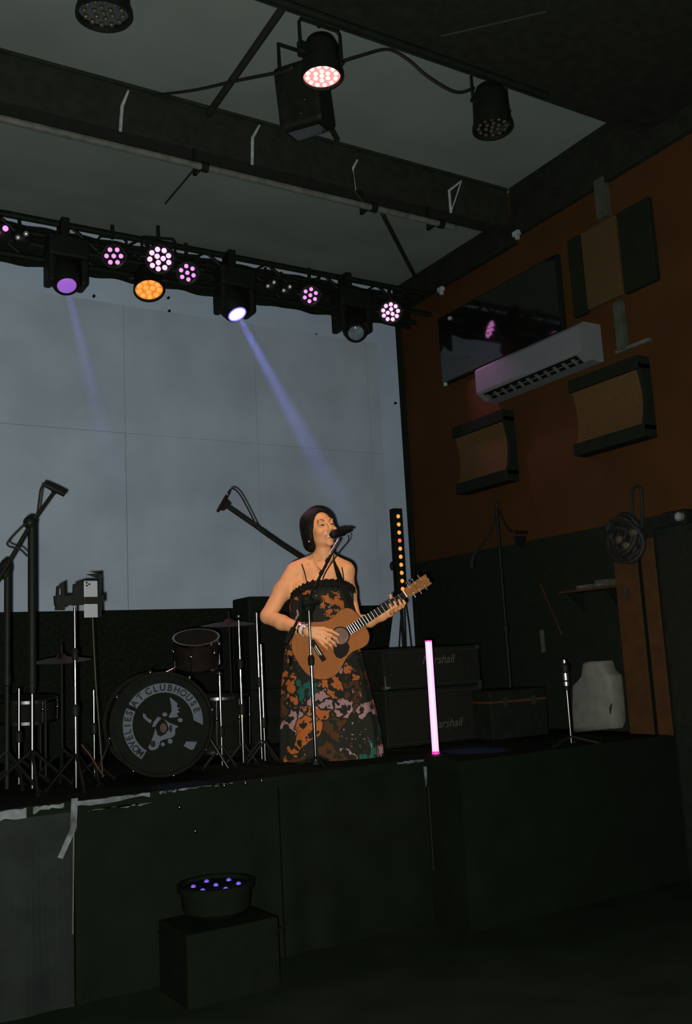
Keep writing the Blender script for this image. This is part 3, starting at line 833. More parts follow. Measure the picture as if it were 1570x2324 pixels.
a = onY(494, 1161, yo - 0.02); c = onY(519, 1116, yo - 0.02)
MB().tube([a, a.lerp(c, 0.2), a.lerp(c, 0.75), c], [0.010, 0.012, 0.011, 0.007], 12).build('body', 'tom_copper', mt, True)
MB().ball(a.lerp(c, 0.86), 0.012, 10, 8).build('ring', 'chrome', mt, True)
MB().prism([onY(*q, yo - 0.012) for q in ((499, 1156), (512, 1136), (522, 1146), (510, 1158))], (0, 0.02, 0)).build('clip', 'black_metal', mt)

# left edge: two dark boom stands
yl = 5.42
bb = Vector((onY(73, 1600, yl).x, yl, SZ))
t = stand('microphone_stand', 'tall dark boom stand near the left picture edge, boom raised to the right', bb, [(0.02, 0.55, 0.012, 'satin_chrome'), (0.55, onY(70, 1180, yl).z - SZ, 0.023, 'black_metal')], cat='microphone stand')
l0 = onY(14, 1286, yl); l1 = onY(126, 1112, yl)
MB().tube([onY(-6, 1320, yl), l0, onY(70, 1190, yl), l1], [0.016, 0.012, 0.012, 0.010], 10).build('boom', 'black_metal', t, True)
MB().ball(onY(68, 1186, yl), 0.038, 12, 8).build('clutch', 'black_metal', t)
w = spline([onY(*q, yl - 0.02) for q in ((98, 1100), (92, 1112), (88, 1140), (83, 1168), (66, 1182), (40, 1205), (18, 1230), (22, 1240), (45, 1246), (62, 1262))])
MB().tube(w, 0.006, 6).build('cable', 'cable_black', t)
mt = thing('instrument_microphone', 'black microphone on the raised boom near the left picture edge', 'microphone', onY(100, 1099, yl), 'stage microphones')
a = onY(96, 1097, yl - 0.02); c = onY(147, 1122, yl - 0.02)
MB().tube([a, a.lerp(c, 0.15), a.lerp(c, 0.6), c], [0.008, 0.014, 0.017, 0.016], 12).build('body', 'black_metal', mt, True)
MB().ball(onY(124, 1114, yl), 0.02, 10, 8).build('clip', 'black_metal', mt)
bb = Vector((onY(16, 1600, yl + 0.1).x, yl + 0.1, SZ))
t = stand('microphone_stand', 'dark stand cut by the left picture edge, below the raised boom', bb, [(0.02, 0.6, 0.014, 'black_metal'), (0.6, onY(14, 1284, yl + 0.1).z - SZ, 0.018, 'black_metal')], ang0=1.0, cat='microphone stand')
MB().ball(onY(12, 1292, yl + 0.1), (0.035, 0.03, 0.06), 12, 8).build('clutch', 'black_metal', t)
bb = Vector((onY(43, 1700, 5.7).x, 5.7, SZ))
t = stand('cymbal_stand', 'low chrome stand at the far left behind the boom stands', bb, [(0.02, 0.28, 0.013, 'chrome'), (0.28, 0.55, 0.010, 'satin_chrome')], legm='black_metal', reach=0.2, h=0.16)

# phone filming on a chrome stand
yp = 5.22
bb = Vector((onY(172, 1700, yp).x, yp, SZ)); topz = onY(175, 1378, yp).z
t = stand('phone_stand', 'chrome stand with a black clamp bar holding a phone', bb, [(0.02, 0.42, 0.013, 'chrome'), (0.42, 0.72, 0.010, 'chrome'), (0.72, topz - SZ, 0.008, 'satin_chrome')], legm='chrome', reach=0.16, h=0.2, ang0=2.6)
m = MB().prism([onY(*q, yp) for q in ((124, 1352), (236, 1350), (236, 1370), (126, 1374))], (0, 0.03, 0)); m.build('clamp_bar', 'black_metal', t)
MB().prism([onY(*q, yp - 0.004) for q in ((131, 1330), (146, 1322), (148, 1384), (128, 1384))], (0, 0.036, 0)).build('clamp_block', 'black_metal', t)
MB().cyl(onY(136, 1336, yp - 0.02), onY(136, 1350, yp - 0.02), 0.008).build('thumb_screw', 'chrome', t, True)
MB().prism([onY(*q, yp - 0.003) for q in ((168, 1325), (190, 1318), (192, 1372), (166, 1374))], (0, 0.03, 0)).build('clamp_block', 'black_metal', t)
ph = thing('phone', 'white backed phone clipped upright in the chrome stand', 'phone', onY(207, 1402, yp - 0.03))
q = [onY(*v, yp - 0.03) for v in ((190, 1318), (220, 1318), (223, 1402), (191, 1402))]
x0 = (q[0].x + q[3].x) / 2; x1 = (q[1].x + q[2].x) / 2
MB().box((x0, yp - 0.034, q[3].z), (x1, yp - 0.024, q[0].z), 0.004).build('back', 'phone_white', ph)
cq = onY(198, 1326, yp - 0.034)
MB().box((cq.x - 0.014, yp - 0.0385, cq.z - 0.022), (cq.x + 0.016, yp - 0.034, cq.z + 0.016), 0.002).build('camera_bump', 'phone_white', ph)
for dx, dz in ((-0.005, 0.008), (-0.004, -0.008), (0.009, 0.0)):
    MB().cyl((cq.x + dx, yp - 0.041, cq.z + dz), (cq.x + dx, yp - 0.038, cq.z + dz), 0.0055).build('lens', 'lens_black', ph)
MB().box((x0 - 0.004, yp - 0.042, onY(205, 1372, yp).z), (x1 + 0.012, yp - 0.035, onY(205, 1356, yp).z), 0.003).build('grip', 'black_metal', ph)
m = MB().prism([onY(*v, yp - 0.022) for v in ((196, 1303), (228, 1301), (231, 1398), (224, 1402), (223, 1312))], (0, 0.012, 0)); m.build('grip', 'black_metal', ph)
yq = 5.3
bb = Vector((onY(231, 1768, yq).x, yq, SZ))
w = spline([onY(*v, yq) for v in ((210, 1402), (213, 1470), (218, 1560), (224, 1640), (230, 1720), (233, 1764))])
tag(MB().tube(w, 0.0035, 6).build('phone_cable', 'amp_gold'), 'thin pale cable hanging straight from the phone to the stage', 'cable')
bb = Vector((onY(214, 1700, 5.5).x, 5.5, SZ))
t = stand('drum_stand', 'slim chrome stand between phone stand and bass drum', bb, [(0.02, 0.3, 0.009, 'chrome'), (0.3, 0.52, 0.008, 'chrome')], legm='black_metal', reach=0.14, h=0.12, group='drum kit stands')
w = spline([onZ(*v, SZ + 0.012) for v in ((190, 1752), (215, 1750), (236, 1757), (245, 1765))])
w = spline([onY(185, 1690, 5.2), onY(205, 1715, 5.16), onY(228, 1752, 5.12), onY(236, 1760, 5.1)])
tag(MB().tube(w, 0.0035, 6).build('orange_lead', 'orange_cable'), 'orange lead drooping to the stage between phone stand and drum', 'cable')

# ------------------------------------------------------------------ drum kit
kn = Vector((-0.20, -0.98, 0)).normalized()
kc = onP(368, 1643, (2.02, 5.36, 0), kn); kc.z = max(kc.z, SZ + 0.29)
kr = kc.z - SZ - 0.006
kick = thing('bass_drum', 'black bass drum with a pale round club emblem on its front head', 'drum', Vector((kc.x, kc.y, SZ)), 'drum kit')
F = frame(kc, kn)
MB().lathe([(kr - 0.02, -0.42), (kr - 0.02, -0.02)], F, 48).build('shell', 'drum_wrap', kick, True)
MB().lathe([(kr, -0.035), (kr, 0.012), (kr - 0.018, 0.014), (kr - 0.020, 0.002), (kr - 0.02, -0.035)], F, 48, False).build('hoop', 'drum_wrap', kick, True)
MB().lathe([(kr, -0.42), (kr, -0.385), (kr - 0.02, -0.385), (kr - 0.02, -0.42)], F, 48, False).build('hoop', 'drum_wrap', kick, True)
head = MB().lathe([(kr - 0.021, -0.012), (kr - 0.021, 0.0)], F, 48).build('front_head', 'drum_head', kick)
for k in range(8):
    a = k * math.pi / 4 + 0.2
    c = F @ Vector(((kr + 0.004) * math.cos(a), (kr + 0.004) * math.sin(a), -0.01))
    m = MB().ball(c, 0.011, 10, 6); m.cyl(c, F @ Vector(((kr + 0.004) * math.cos(a), (kr + 0.004) * math.sin(a), -0.14)), 0.005)
    m.build('tension_lug', 'chrome', kick, True)
for s_ in (-1, 1):
    m = MB().cyl(F @ Vector((s_ * (kr - 0.03), -0.06, -0.12)), F @ Vector((s_ * (kr + 0.09), -kr + 0.012, -0.04)), 0.009); m.build('spur', 'chrome', kick, True)
# emblem drawn flat on the head
def kp(x, y, lift=0.0012): return onP(270 + x / 7.85, 1540 + y / 7.85, kc + kn * lift, kn)
ec = kp(790, 800)
def kpol(cx, cy, rx, ry, n=18): return [kp(cx + rx * math.cos(2 * math.pi * k / n), cy + ry * math.sin(2 * math.pi * k / n)) for k in range(n)]
# ring band, measured in the head's own plane
ex = F.to_3x3() @ Vector((1, 0, 0)); ey = F.to_3x3() @ Vector((0, 1, 0))
r_out = (kp(790, 80) - ec).length; r_in = r_out * 0.765
def ringpt(r, a, lift=0.0012): return ec + ex * (r * math.cos(a)) + ey * (r * math.sin(a)) + kn * 0.0
sgn = 1 if ex.x > 0 else -1
def sector(a0, a1, n=40):
    m = MB()
    up = []; lo = []
    for k in range(n + 1):
        a = math.radians(a0 + (a1 - a0) * k / n)
        up.append(ec + (ex * sgn * math.cos(a) + ey * math.sin(a)) * r_out); lo.append(ec + (ex * sgn * math.cos(a) + ey * math.sin(a)) * r_in)
    for k in range(n):
        m.prism([up[k], up[k + 1], lo[k + 1], lo[k]], kn * 0.0006)
    return m
m = sector(2, 148, 44)
m.v += []; m2 = sector(154, 236, 26); o_ = len(m.v); m.v += m2.v; m.f += [[i + o_ for i in f] for f in m2.f]
e1 = math.radians(2)
ringa = ec + (ex * sgn * math.cos(math.radians(-6)) + ey * math.sin(math.radians(-6))) * r_out
m.prism([ec + (ex * sgn * math.cos(e1) + ey * math.sin(e1)) * r_out, ringa, ec + (ex * sgn * math.cos(e1) + ey * math.sin(e1)) * r_in], kn * 0.0006)
m.build('emblem_band', 'logo_blue', kick)
rt = (r_out + r_in) / 2
for word, a_0, st_ in (('MOVELIES', 229, 9.9), ('AT', 143, 13.5), ('CLUBHOUSE', 114, 12.0)):
    lm = MB()
    for i, ch in enumerate(word):
        a = math.radians(a_0 - st_ * i); vs, fs = text_mesh(ch, (r_out - r_in) * 0.98, bold=0.0016)
        rd = ex * sgn * math.cos(a) + ey * math.sin(a); tg = (ex * sgn * math.sin(a) - ey * math.cos(a))
        base = ec + rd * rt + kn * 0.0010
        lm.add([base + tg * v.x * 0.95 + rd * v.y for v in vs], fs)
    lm.build('lettering', 'logo_dark', kick)
m = MB(); L = kn * 0.0006
m.prism([kp(*q) for q in ((900, 330), (960, 372), (1040, 440), (1030, 515), (1085, 520), (1040, 560), (1080, 592), (1030, 622), (1062, 682), (900, 702), (888, 670), (940, 580), (930, 480))], L)
m.prism([kp(*q) for q in ((420, 612), (470, 640), (500, 700), (582, 742), (560, 800), (480, 742), (430, 690))], L)
for cx, cy, rx, ry in ((815, 640, 46, 36), (1090, 740, 46, 36), (910, 1115, 44, 44), (780, 1172, 36, 34)):
    m.prism(kpol(cx, cy, rx, ry), L)
m.prism([kp(*q) for q in ((690, 680), (760, 700), (700, 770), (640, 862), (590, 862), (612, 780))], L)
sk1 = [(800, 722), (900, 790), (1062, 850), (1000, 900), (1000, 1000), (940, 1052), (840, 1075), (740, 1110), (830, 985), (890, 900), (850, 790)]
m.prism([kp(*q) for q in sk1], L)
m.prism([kp(*q) for q in ((650, 890), (690, 1010), (740, 1032), (830, 985), (740, 1110), (700, 1230), (640, 1270), (560, 1280), (520, 1222), (560, 1150), (600, 1050))], L)
m.prism([kp(*q) for q in ((1150, 1200), (1200, 1120), (1390, 1128), (1330, 1260), (1280, 1272))], L)
m.build('emblem', 'logo_blue', kick)
m = MB(); m.prism(kpol(790, 880, 60, 85), L); m.build('emblem_eye', 'logo_brown', kick)
for q_ in ((605, 1165, 48, 60), (920, 890, 26, 70)): MB().prism([p_ + L for p_ in kpol(*q_)], L).build('emblem_gap', 'logo_dark', kick)

def drum(px, py, y, r, h, tilt, label, wrap, nl=6, legs=False):
    c = onY(px, py, y); t = thing('tom_drum', label, 'drum', c, 'drum kit')
    F = frame(c, tilt)
    MB().lathe([(r, -h / 2), (r, h / 2)], F, 32).build('shell', wrap, t, True)
    for zz in (-h / 2, h / 2 - 0.018):
        MB().lathe([(r + 0.012, zz), (r + 0.012, zz + 0.018), (r, zz + 0.018), (r, zz)], F, 32, False).build('rim', 'chrome' if not legs else 'satin_chrome', t, True)
    MB().lathe([(r - 0.002, h / 2 - 0.006), (r - 0.002, h / 2 + 0.002)], F, 32).build('batter_head', 'drum_head', t)
    for k in range(nl):
        a = 2 * math.pi * k / nl + 0.3
        m = MB(F); m.ball((math.cos(a) * (r + 0.012), math.sin(a) * (r + 0.012), h * 0.12), 0.013, 10, 6); m.cyl((math.cos(a) * (r + 0.013), math.sin(a) * (r + 0.013), -h * 0.4), (math.cos(a) * (r + 0.013), math.sin(a) * (r + 0.013), h * 0.45), 0.004)
        m.build('tension_lug', 'chrome', t, True)
    if legs:
        for k in range(3):
            a = 2 * math.pi * k / 3 + 0.9
            p = c + Vector((math.cos(a) * (r + 0.02), math.sin(a) * (r + 0.02), 0))
            MB().cyl((p.x, p.y, SZ + 0.008), (p.x, p.y, c.z + 0.05), 0.008).build('leg', 'black_metal', t, True)
    return t, c


t, c = drum(446, 1478, 5.62, 0.135, 0.19, (-0.15, -0.35, 0.9), 'small rack tom with copper toned shell above the bass drum', 'tom_copper')
MB().cyl(c + Vector((0, 0.05, -0.05)), Vector((kc.x + 0.08, kc.y + 0.25, kc.z + kr - 0.03)), 0.011).build('mount_arm', 'chrome', t, True)
drum(497, 1640, 5.98, 0.19, 0.36, (0.0, -0.05, 1), 'dark floor tom right of the bass drum', 'drum_wrap', 8, True)
drum(60, 1610, 6.0, 0.17, 0.14, (0, -0.1, 1), 'dark snare drum at the left behind the phone stand', 'drum_wrap', 8, True)
st = [(500, 1600, 5.5, 'chrome drum stand just right of the bass drum emblem', [(0.02, 0.22, 0.011, 'chrome'), (0.22, 0.56, 0.009, 'chrome')], None),
      (548, 1600, 5.55, 'tall chrome cymbal stand between floor tom and singer', [(0.02, 0.34, 0.012, 'chrome'), (0.34, 0.62, 0.010, 'chrome'), (0.62, 0.90, 0.008, 'chrome')], None),
      (586, 1500, 5.62, 'chrome percussion stand left of the singer, taller of the near pair', [(0.02, 0.50, 0.010, 'satin_chrome'), (0.50, 0.95, 0.012, 'chrome')], None),
      (597, 1600, 5.5, 'chrome percussion stand left of the singer, nearest her dress', [(0.02, 0.25, 0.008, 'satin_chrome'), (0.25, 0.74, 0.012, 'chrome')], None)]
for px, py, y, lab, segs, _ in st:
    b_ = onY(px, py, y); t = stand('drum_stand', lab, Vector((b_.x, y, SZ)), segs, 'drum kit stands', legm='black_metal', reach=0.12, h=0.14, ang0=0.9)
    if px == 548:
        MB().ball(Vector((b_.x, y, SZ + 0.92)), 0.012, 10, 8).build('wing_nut', 'chrome', t, True)
        MB().cyl(Vector((b_.x, y, SZ + 0.30)), Vector((b_.x, y, SZ + 0.35)), 0.0125).build('brass_collar', 'brass', t, True)
    if px == 500:
        MB().ball(Vector((b_.x, y, SZ + 0.57)), 0.014, 10, 8).build('wing_nut', 'chrome', t, True)
# cymbals lie edge-on, below the line of the backdrop
for px, py, y, r, lab in ((520, 1418, 6.25, 0.20, 'dark thin cymbal seen edge on above the floor tom'), (140, 1500, 5.85, 0.17, 'pair of dark hi hat cymbals seen edge on at the left')):
    c = onY(px, py, y); t = thing('cymbal', lab, 'cymbal', c, 'drum kit cymbals'); F = frame(c, (-0.05, -0.10, 1))
    MB().lathe([(r, 0), (r * 0.6, 0.014), (r * 0.22, 0.022), (r * 0.12, 0.04), (0.012, 0.045)], F, 36, False).build('bronze', 'cymbal', t, True)
    MB().cyl((c.x, c.y, SZ + 0.02), (c.x, c.y, c.z + 0.10), 0.008).build('pole', 'black_metal', t)
    tripod(None, t, (c.x, c.y, SZ), 'black_metal', 0.2, 0.18, 0.2)
# dark combo behind the singer that just tops the black skirt
q0 = onY(556, 1356, 6.9); q1 = onY(650, 1382, 6.9)
t = thing('combo_amplifier', 'black combo amplifier whose top peeps above the skirt left of the singer', 'amplifier', (q0.x, 6.9, SZ))
MB().box((q0.x, 6.85, SZ + 0.42), (q1.x + 0.1, 7.15, q0.z), 0.015).build('case', 'black_paint', t)
MB().box((q0.x + 0.02, 6.845, SZ + 0.45), (q1.x + 0.08, 6.85, q0.z - 0.1)).build('grille', 'grille', t)
MB().box((q0.x - 0.02, 6.82, SZ + 0.001), (q1.x + 0.12, 7.18, SZ + 0.42), 0.01).build('plinth', 'black_paint', t)

# ------------------------------------------------------------------ led batten on a stand at the far right corner
yb_ = 7.05
q0 = onY(903, 1160, yb_); q1 = onY(912, 1350, yb_); xm = (q0.x + q1.x) / 2 - 0.01
bat = thing('led_batten', 'upright black batten with a row of amber leds by the far corner', 'stage light', (xm, yb_, SZ))
MB().box((xm - 0.048, yb_ - 0.02, q1.z - 0.06), (xm + 0.048, yb_ + 0.05, q0.z + 0.02), 0.008).build('housing', 'black_metal', bat)
me_a = dome_mesh('led_amber', 0.019); me_r = dome_mesh('led_red', 0.019)
for k in range(11):
    zz = onY(905, 1172 + 18.3 * k, yb_ - 0.02).z
    xx = xm
    inst('led', me_r if k == 3 else me_a, bat, frame((xx, yb_ - 0.021, zz), (0, -1, 0)))
MB().cyl((xm, yb_ + 0.02, SZ + 0.01), (xm, yb_ + 0.02, q1.z), 0.014).build('pole', 'black_metal', bat)
tripod(None, bat, (xm, yb_ + 0.02, SZ), 'black_metal', 0.24, 0.3, 0.5)
MB().ball(onY(889, 1285, yb_ + 0.02), (0.02, 0.02, 0.04), 10, 8).build('clamp_knob', 'black_metal', bat)
for i, (xa_, xb_) in enumerate(((912, 905), (917, 921), (921, 934))):
    w = spline([onY(xa_, 1372, yb_ - 0.03), onY((xa_ + xb_) / 2, 1415, yb_ - 0.04), onY(xb_, 1475, yb_ - 0.03)])
    MB().tube(w, 0.007, 6).build('cable', 'cable_black', bat)

# ------------------------------------------------------------------ amplifier stack
def amp(name, quad, y, depth, label, logo, logopos, grille_dz, cat='amplifier'):
    q = [onY(*v, y) for v in quad]
    x0 = (q[0].x + q[2].x) / 2; x1 = (q[1].x + q[3].x) / 2; z1 = (q[0].z + q[1].z) / 2; z0 = (q[2].z + q[3].z) / 2
    return x0, x1, z0, z1
YAM = 5.55
xL = onY(874, 1600, YAM).x; xRt = onY(1098, 1620, YAM).x
zb = SZ; zm = onY(985, 1560, YAM).z; zt = onY(985, 1468, YAM).z
for nm, z0, z1, lab, lp in (('speaker_cabinet', SZ, zm - 0.002, 'black guitar speaker cabinet under the amplifier head right of the singer', (1012, 1642)), ('amplifier_head', zm, zt, 'black guitar amplifier head on top of the speaker cabinet', (994, 1497))):
    t = thing(nm, lab, 'amplifier', ((xL + xRt) / 2, YAM, z0))
    MB().box((xL, YAM, z0), (xRt, YAM + 0.34, z1), 0.012).build('case', 'black_paint', t)
    MB().box((xL + 0.03, YAM - 0.004, z0 + 0.03), (xRt - 0.03, YAM, z1 - 0.03)).build('grille_cloth', 'grille', t)
    for za in (z0 + 0.022, z1 - 0.030):
        MB().box((xL + 0.02, YAM - 0.007, za), (xRt - 0.02, YAM - 0.001, za + 0.005)).build('piping', 'amp_trim' if nm == 'amplifier_head' else 'steel_dark', t)
    for xx, sg in ((xL - 0.002, 1), (xRt + 0.002, -1)):
        for za, sz_ in ((z0 - 0.0, 1), (z1 + 0.002, -1)):
            if nm == 'amplifier_head' and sz_ == 1 or sg < 0:
                MB().box((xx, YAM - 0.005, za), (xx + sg * 0.035, YAM + 0.03, za + sz_ * 0.03), 0.004).build('corner_guard', 'amp_trim', t)
    if nm == 'amplifier_head':
        MB().prism([(xL + 0.002, YAM - 0.008, z0 + 0.10), (xL + 0.012, YAM - 0.008, z0 + 0.10), (xL + 0.012, YAM - 0.008, z0 + 0.03), (xL + 0.045, YAM - 0.008, z0 + 0.024), (xL + 0.045, YAM - 0.008, z0 + 0.014), (xL + 0.002, YAM - 0.008, z0 + 0.012)], (0, 0.003, 0)).build('corner_trim', 'worn_tape', t)
    vs_, fs_ = text_mesh('Marshall', 0.085, 0.35)
    c = onY(*lp, YAM - 0.008)
    MB().add([(c.x + v.x, YAM - 0.006, c.z + v.y) for v in vs_], fs_).build('lettering', 'amp_logo', t)

# pink tube light at the stage corner
pb_ = onZ(989, 1716, SZ); pt = onY(980, 1456, pb_.y)
tl = thing('tube_light', 'glowing pink tube light standing at the stage corner', 'tube light', (pb_.x, pb_.y, SZ))
MB().cyl((pb_.x, pb_.y, SZ + 0.03), (pb_.x, pb_.y, pt.z), 0.021, n=20).build('tube', 'tube_pink', tl, True)
MB().cyl((pb_.x, pb_.y, pt.z), (pb_.x, pb_.y, pt.z + 0.008), 0.022, n=20).build('end_cap', 'tube_edge', tl)
MB().cyl((pb_.x, pb_.y, SZ + 0.012), (pb_.x, pb_.y, SZ + 0.03), 0.023, n=20).build('end_cap', 'tube_edge', tl)
MB().lathe([(0.06, 0.001), (0.06, 0.008), (0.03, 0.012)], Matrix.Translation((pb_.x, pb_.y, SZ)), 20).build('foot', 'black_metal', tl)

# ------------------------------------------------------------------ gear along the right wall
bb = onZ(1297, 1693, SZ - 0.002); zt_ = onY(1283, 1497, bb.y).z
t = stand('microphone_stand', 'bare chrome stand without boom in front of the pale sack', Vector((bb.x, bb.y, SZ - 0.002)), [(0.02, (zt_ - SZ) * 0.70, 0.009, 'satin_chrome'), ((zt_ - SZ) * 0.70, (zt_ - SZ) * 0.9, 0.019, 'bright_chrome'), ((zt_ - SZ) * 0.9, zt_ - SZ, 0.012, 'bright_chrome')], ang0=1.2, cat='microphone stand', reach=0.18, h=0.06)
MB().ball((bb.x, bb.y - 0.03, SZ + 0.02), 0.010, 8, 6).build('thumb_screw', 'chrome', t, True)

xs = XR - 0.32
sack = thing('cloth_sack', 'pale grey painted sack standing by the brown boards at the right', 'sack', onX(1350, 1658, xs))
out = [(1326, 1503), (1340, 1500), (1368, 1500), (1374, 1518), (1388, 1532), (1394, 1590), (1398, 1640), (1392, 1654), (1350, 1658), (1304, 1662), (1300, 1620), (1301, 1556), (1312, 1545), (1322, 1532)]
pts = [onX(*v, xs) for v in out]
for q in pts: q.z = max(q.z, SZ + 0.001)
cen = sum(pts, Vector()) / len(pts)
def shr(k, dx): return [Vector((xs + dx, cen.y + (q.y - cen.y) * k, max(SZ + 0.001, cen.z + (q.z - cen.z) * k))) for q in pts]
MB().rings([shr(0.86, -0.03), shr(0.96, -0.018), shr(1.0, 0.0), shr(1.0, 0.09), shr(0.9, 0.12)]).build('body', 'cloth_white', sack, True)
for poly in ([(1384, 1608), (1390, 1598), (1388, 1622), (1380, 1636)], [(1320, 1540), (1324, 1545), (1328, 1570), (1326, 1580)], [(1366, 1530), (1372, 1540), (1378, 1568), (1376, 1568)], [(1340, 1598), (1344, 1598), (1343, 1612), (1341, 1612)], [(1306, 1634), (1312, 1630), (1314, 1642), (1308, 1646)], [(1334, 1636), (1340, 1632), (1342, 1640), (1336, 1644)], [(1376, 1602), (1368, 1626), (1362, 1628), (1366, 1614), (1370, 1600)]):
    w = [onX(*v, xs - 0.032) for v in poly]
    MB().prism([cen + (q - cen) * 0.93 for q in w], (0.01, 0, 0)).build('paint_mark', 'sack_mark', sack)

for quad, lab in (([(1396, 1266), (1458, 1248), (1424, 1664), (1468, 1662)], 'left of two tall brown boards leaning upright at the right wall'), ([(1460, 1226), (1490, 1214), (1482, 1663), (1516, 1662)], 'right of two tall brown boards leaning upright at the right wall')):
    w = [onX(*v, XR - 0.16) for v in quad]
    y1_ = (w[0].y + w[2].y) / 2; y0_ = (w[1].y + w[3].y) / 2; zt2 = (w[0].z + w[1].z) / 2
    t = thing('wooden_board', lab, 'board', (XR - 0.15, y0_, SZ), 'tall brown boards')
    MB().box((XR - 0.16, y0_, SZ), (XR - 0.11, y1_, zt2), 0.005).build('panel', 'board_wood', t)
    MB().box((XR - 0.155, y0_ - 0.012, SZ), (XR - 0.115, y0_, zt2), 0.003).build('edge_strip', 'black_matt', t)
    if quad[0][0] == 1396:
        m = onX(1420, 1345, XR - 0.165); MB().box((XR - 0.164, m.y - 0.012, m.z - 0.04), (XR - 0.16, m.y + 0.012, m.z + 0.04), 0.001).build('latch', 'satin_chrome', t)
w = [onX(*v, XR - 0.12) for v in ((1437, 1215), (1434, 1150), (1434, 1118), (1438, 1107), (1445, 1104), (1453, 1110), (1456, 1125), (1457, 1180), (1455, 1200))]
tag(MB().tube(spline(w, 4), 0.011, 8).build('strap_loop', 'cable_black'), 'black loop of strap rising above the brown boards', 'strap')
bd = thing('cable_bundle', 'lumpy black bundle of cables hung on top of the left brown board', 'cable bundle', onX(1420, 1262, XR - 0.2))
for k in range(9):
    c = onX(1416 + rng.uniform(-14, 14), 1222 + rng.uniform(-14, 16), XR - 0.22 + rng.uniform(-0.03, 0.03))
    ry, rz = 0.10 + rng.uniform(-0.03, 0.03), 0.11 + rng.uniform(-0.03, 0.03); ph0 = rng.uniform(0, 6)
    w = [c + Vector((0.02 * math.sin(a * 2 + ph0), ry * math.cos(a), rz * math.sin(a))) for a in [2 * math.pi * j / 18 for j in range(18)]]
    MB().rings([[w[j] + (Vector((1, 0, 0)) * math.cos(b_) + (w[j] - c).normalized() * math.sin(b_)) * 0.018 for b_ in [2 * math.pi * i / 6 for i in range(6)]] for j in range(18)], False, True).build('coil', 'cable_black', bd)
for q in ((1405, 1225), (1420, 1238), (1438, 1208)):
    c = onX(*q, XR - 0.25); MB().ball(c, (0.02, 0.035, 0.03), 8, 6).build('plug', 'amp_gold', bd)
# tall black cabinet at the right edge
w0 = onX(1494, 1200, XR - 0.45)
cab = thing('speaker_tower', 'tall black loudspeaker tower cut by the right picture edge', 'speaker', (XR - 0.3, w0.y - 0.5, SZ - 0.002))
zc_ = onX(1530, 1192, XR - 0.45).z
yc1 = onX(1512, 1500, XR - 0.45).y
yc0 = max(3.6, yc1 - 0.75)
MB().box((XR - 0.45, yc0, SZ - 0.002 if yc0 > 4.54 else 0.002), (XR - 0.04, yc1, zc_), 0.02).build('case', 'black_paint', cab)
MB().box((XR - 0.456, yc0 + 0.04, SZ + 0.1), (XR - 0.45, yc1 - 0.04, zc_ - 0.06)).build('grille', 'grille', cab)
c = onX(1542, 1170, XR - 0.3)
t = thing('small_projector', 'small black projector on the loudspeaker tower at the right edge', 'projector', (c.x, c.y, zc_))
MB().box((c.x - 0.1, c.y - 0.12, zc_ + 0.001), (c.x + 0.12, c.y + 0.08, zc_ + 0.10), 0.02).build('case', 'black_metal', t)
q = onX(1540, 1164, XR - 0.41)
MB().cyl((XR - 0.42, q.y, zc_ + 0.055), (XR - 0.39, q.y, zc_ + 0.055), 0.03, n=16).build('lens_tube', 'steel_pale', t, True)
MB().cyl((XR - 0.425, q.y, zc_ + 0.055), (XR - 0.42, q.y, zc_ + 0.055), 0.02, n=16).build('lens', 'lens_glass', t)
# shelf with two small pale boxes
w0 = onX(1266, 1343, XR - 0.22); w1 = onX(1383, 1328, XR - 0.22)
zz = (w0.z + w1.z) / 2
t = thing('wall_shelf', 'narrow brown shelf on the dark lower part of the right wall', 'shelf', (XR - 0.1, w1.y, zz))
MB().box((XR - 0.22, w1.y, zz - 0.018), (XR - 0.032, w0.y, zz), 0.003).build('plank', 'shelf_wood', t)
for f_ in (0.15, 0.85):
    yy = w1.y + (w0.y - w1.y) * f_; MB().prism([(XR - 0.19, yy, zz - 0.018), (XR - 0.033, yy, zz - 0.018), (XR - 0.033, yy, zz - 0.16)], (0, 0.015, 0)).build('bracket', 'black_metal', t)
for qx, qy, dx_, lab in ((1325, 1327, 0.075, 'flatter pale box on the brown wall shelf'), (1365, 1322, 0.06, 'brighter pale box at the right end of the brown wall shelf')):
    c = onX(qx, qy, XR - 0.19)
    tt = thing('small_box', lab, 'box', (XR - 0.15, c.y, zz), 'boxes on the wall shelf')
    MB().box((XR - 0.20, c.y - dx_, zz + 0.001), (XR - 0.09, c.y + dx_, zz + 0.03 + (0.02 if qx > 1340 else 0)), 0.004).build('carton', 'conduit', tt)
    MB().box((XR - 0.203, c.y - dx_ * 0.5, zz + 0.008), (XR - 0.2, c.y + dx_ * 0.5, zz + 0.024)).build('sticker', 'steel_pale', tt)
# boom stand with a microphone at the right
ym = 5.9
bb = onY(1126, 1150, ym)
t = stand('microphone_stand', 'black boom stand against the orange wall right of the led batten', Vector((bb.x, ym, SZ - 0.002)), [(0.02, 0.8, 0.016, 'black_metal'), (0.8, onY(1126, 1150, ym).z - SZ, 0.013, 'black_metal')], cat='microphone stand')
tp = onY(1127, 1146, ym); MB().ball(tp, 0.022, 10, 8).build('clutch', 'steel_dark', t)
MB().tube(spline([onY(*v, ym) for v in ((1132, 1160), (1145, 1188), (1158, 1204), (1172, 1210))]), 0.009, 8).build('boom', 'black_metal', t)
MB().tube(spline([onY(*v, ym) for v in ((1122, 1170), (1112, 1205), (1094, 1235), (1074, 1262), (1070, 1290))]), 0.013, 8).build('cable', 'cable_black', t)
MB().tube(spline([onY(*v, ym) for v in ((1212, 1208), (1224, 1210), (1232, 1228), (1234, 1250))]), 0.010, 8).build('cable', 'cable_black', t)
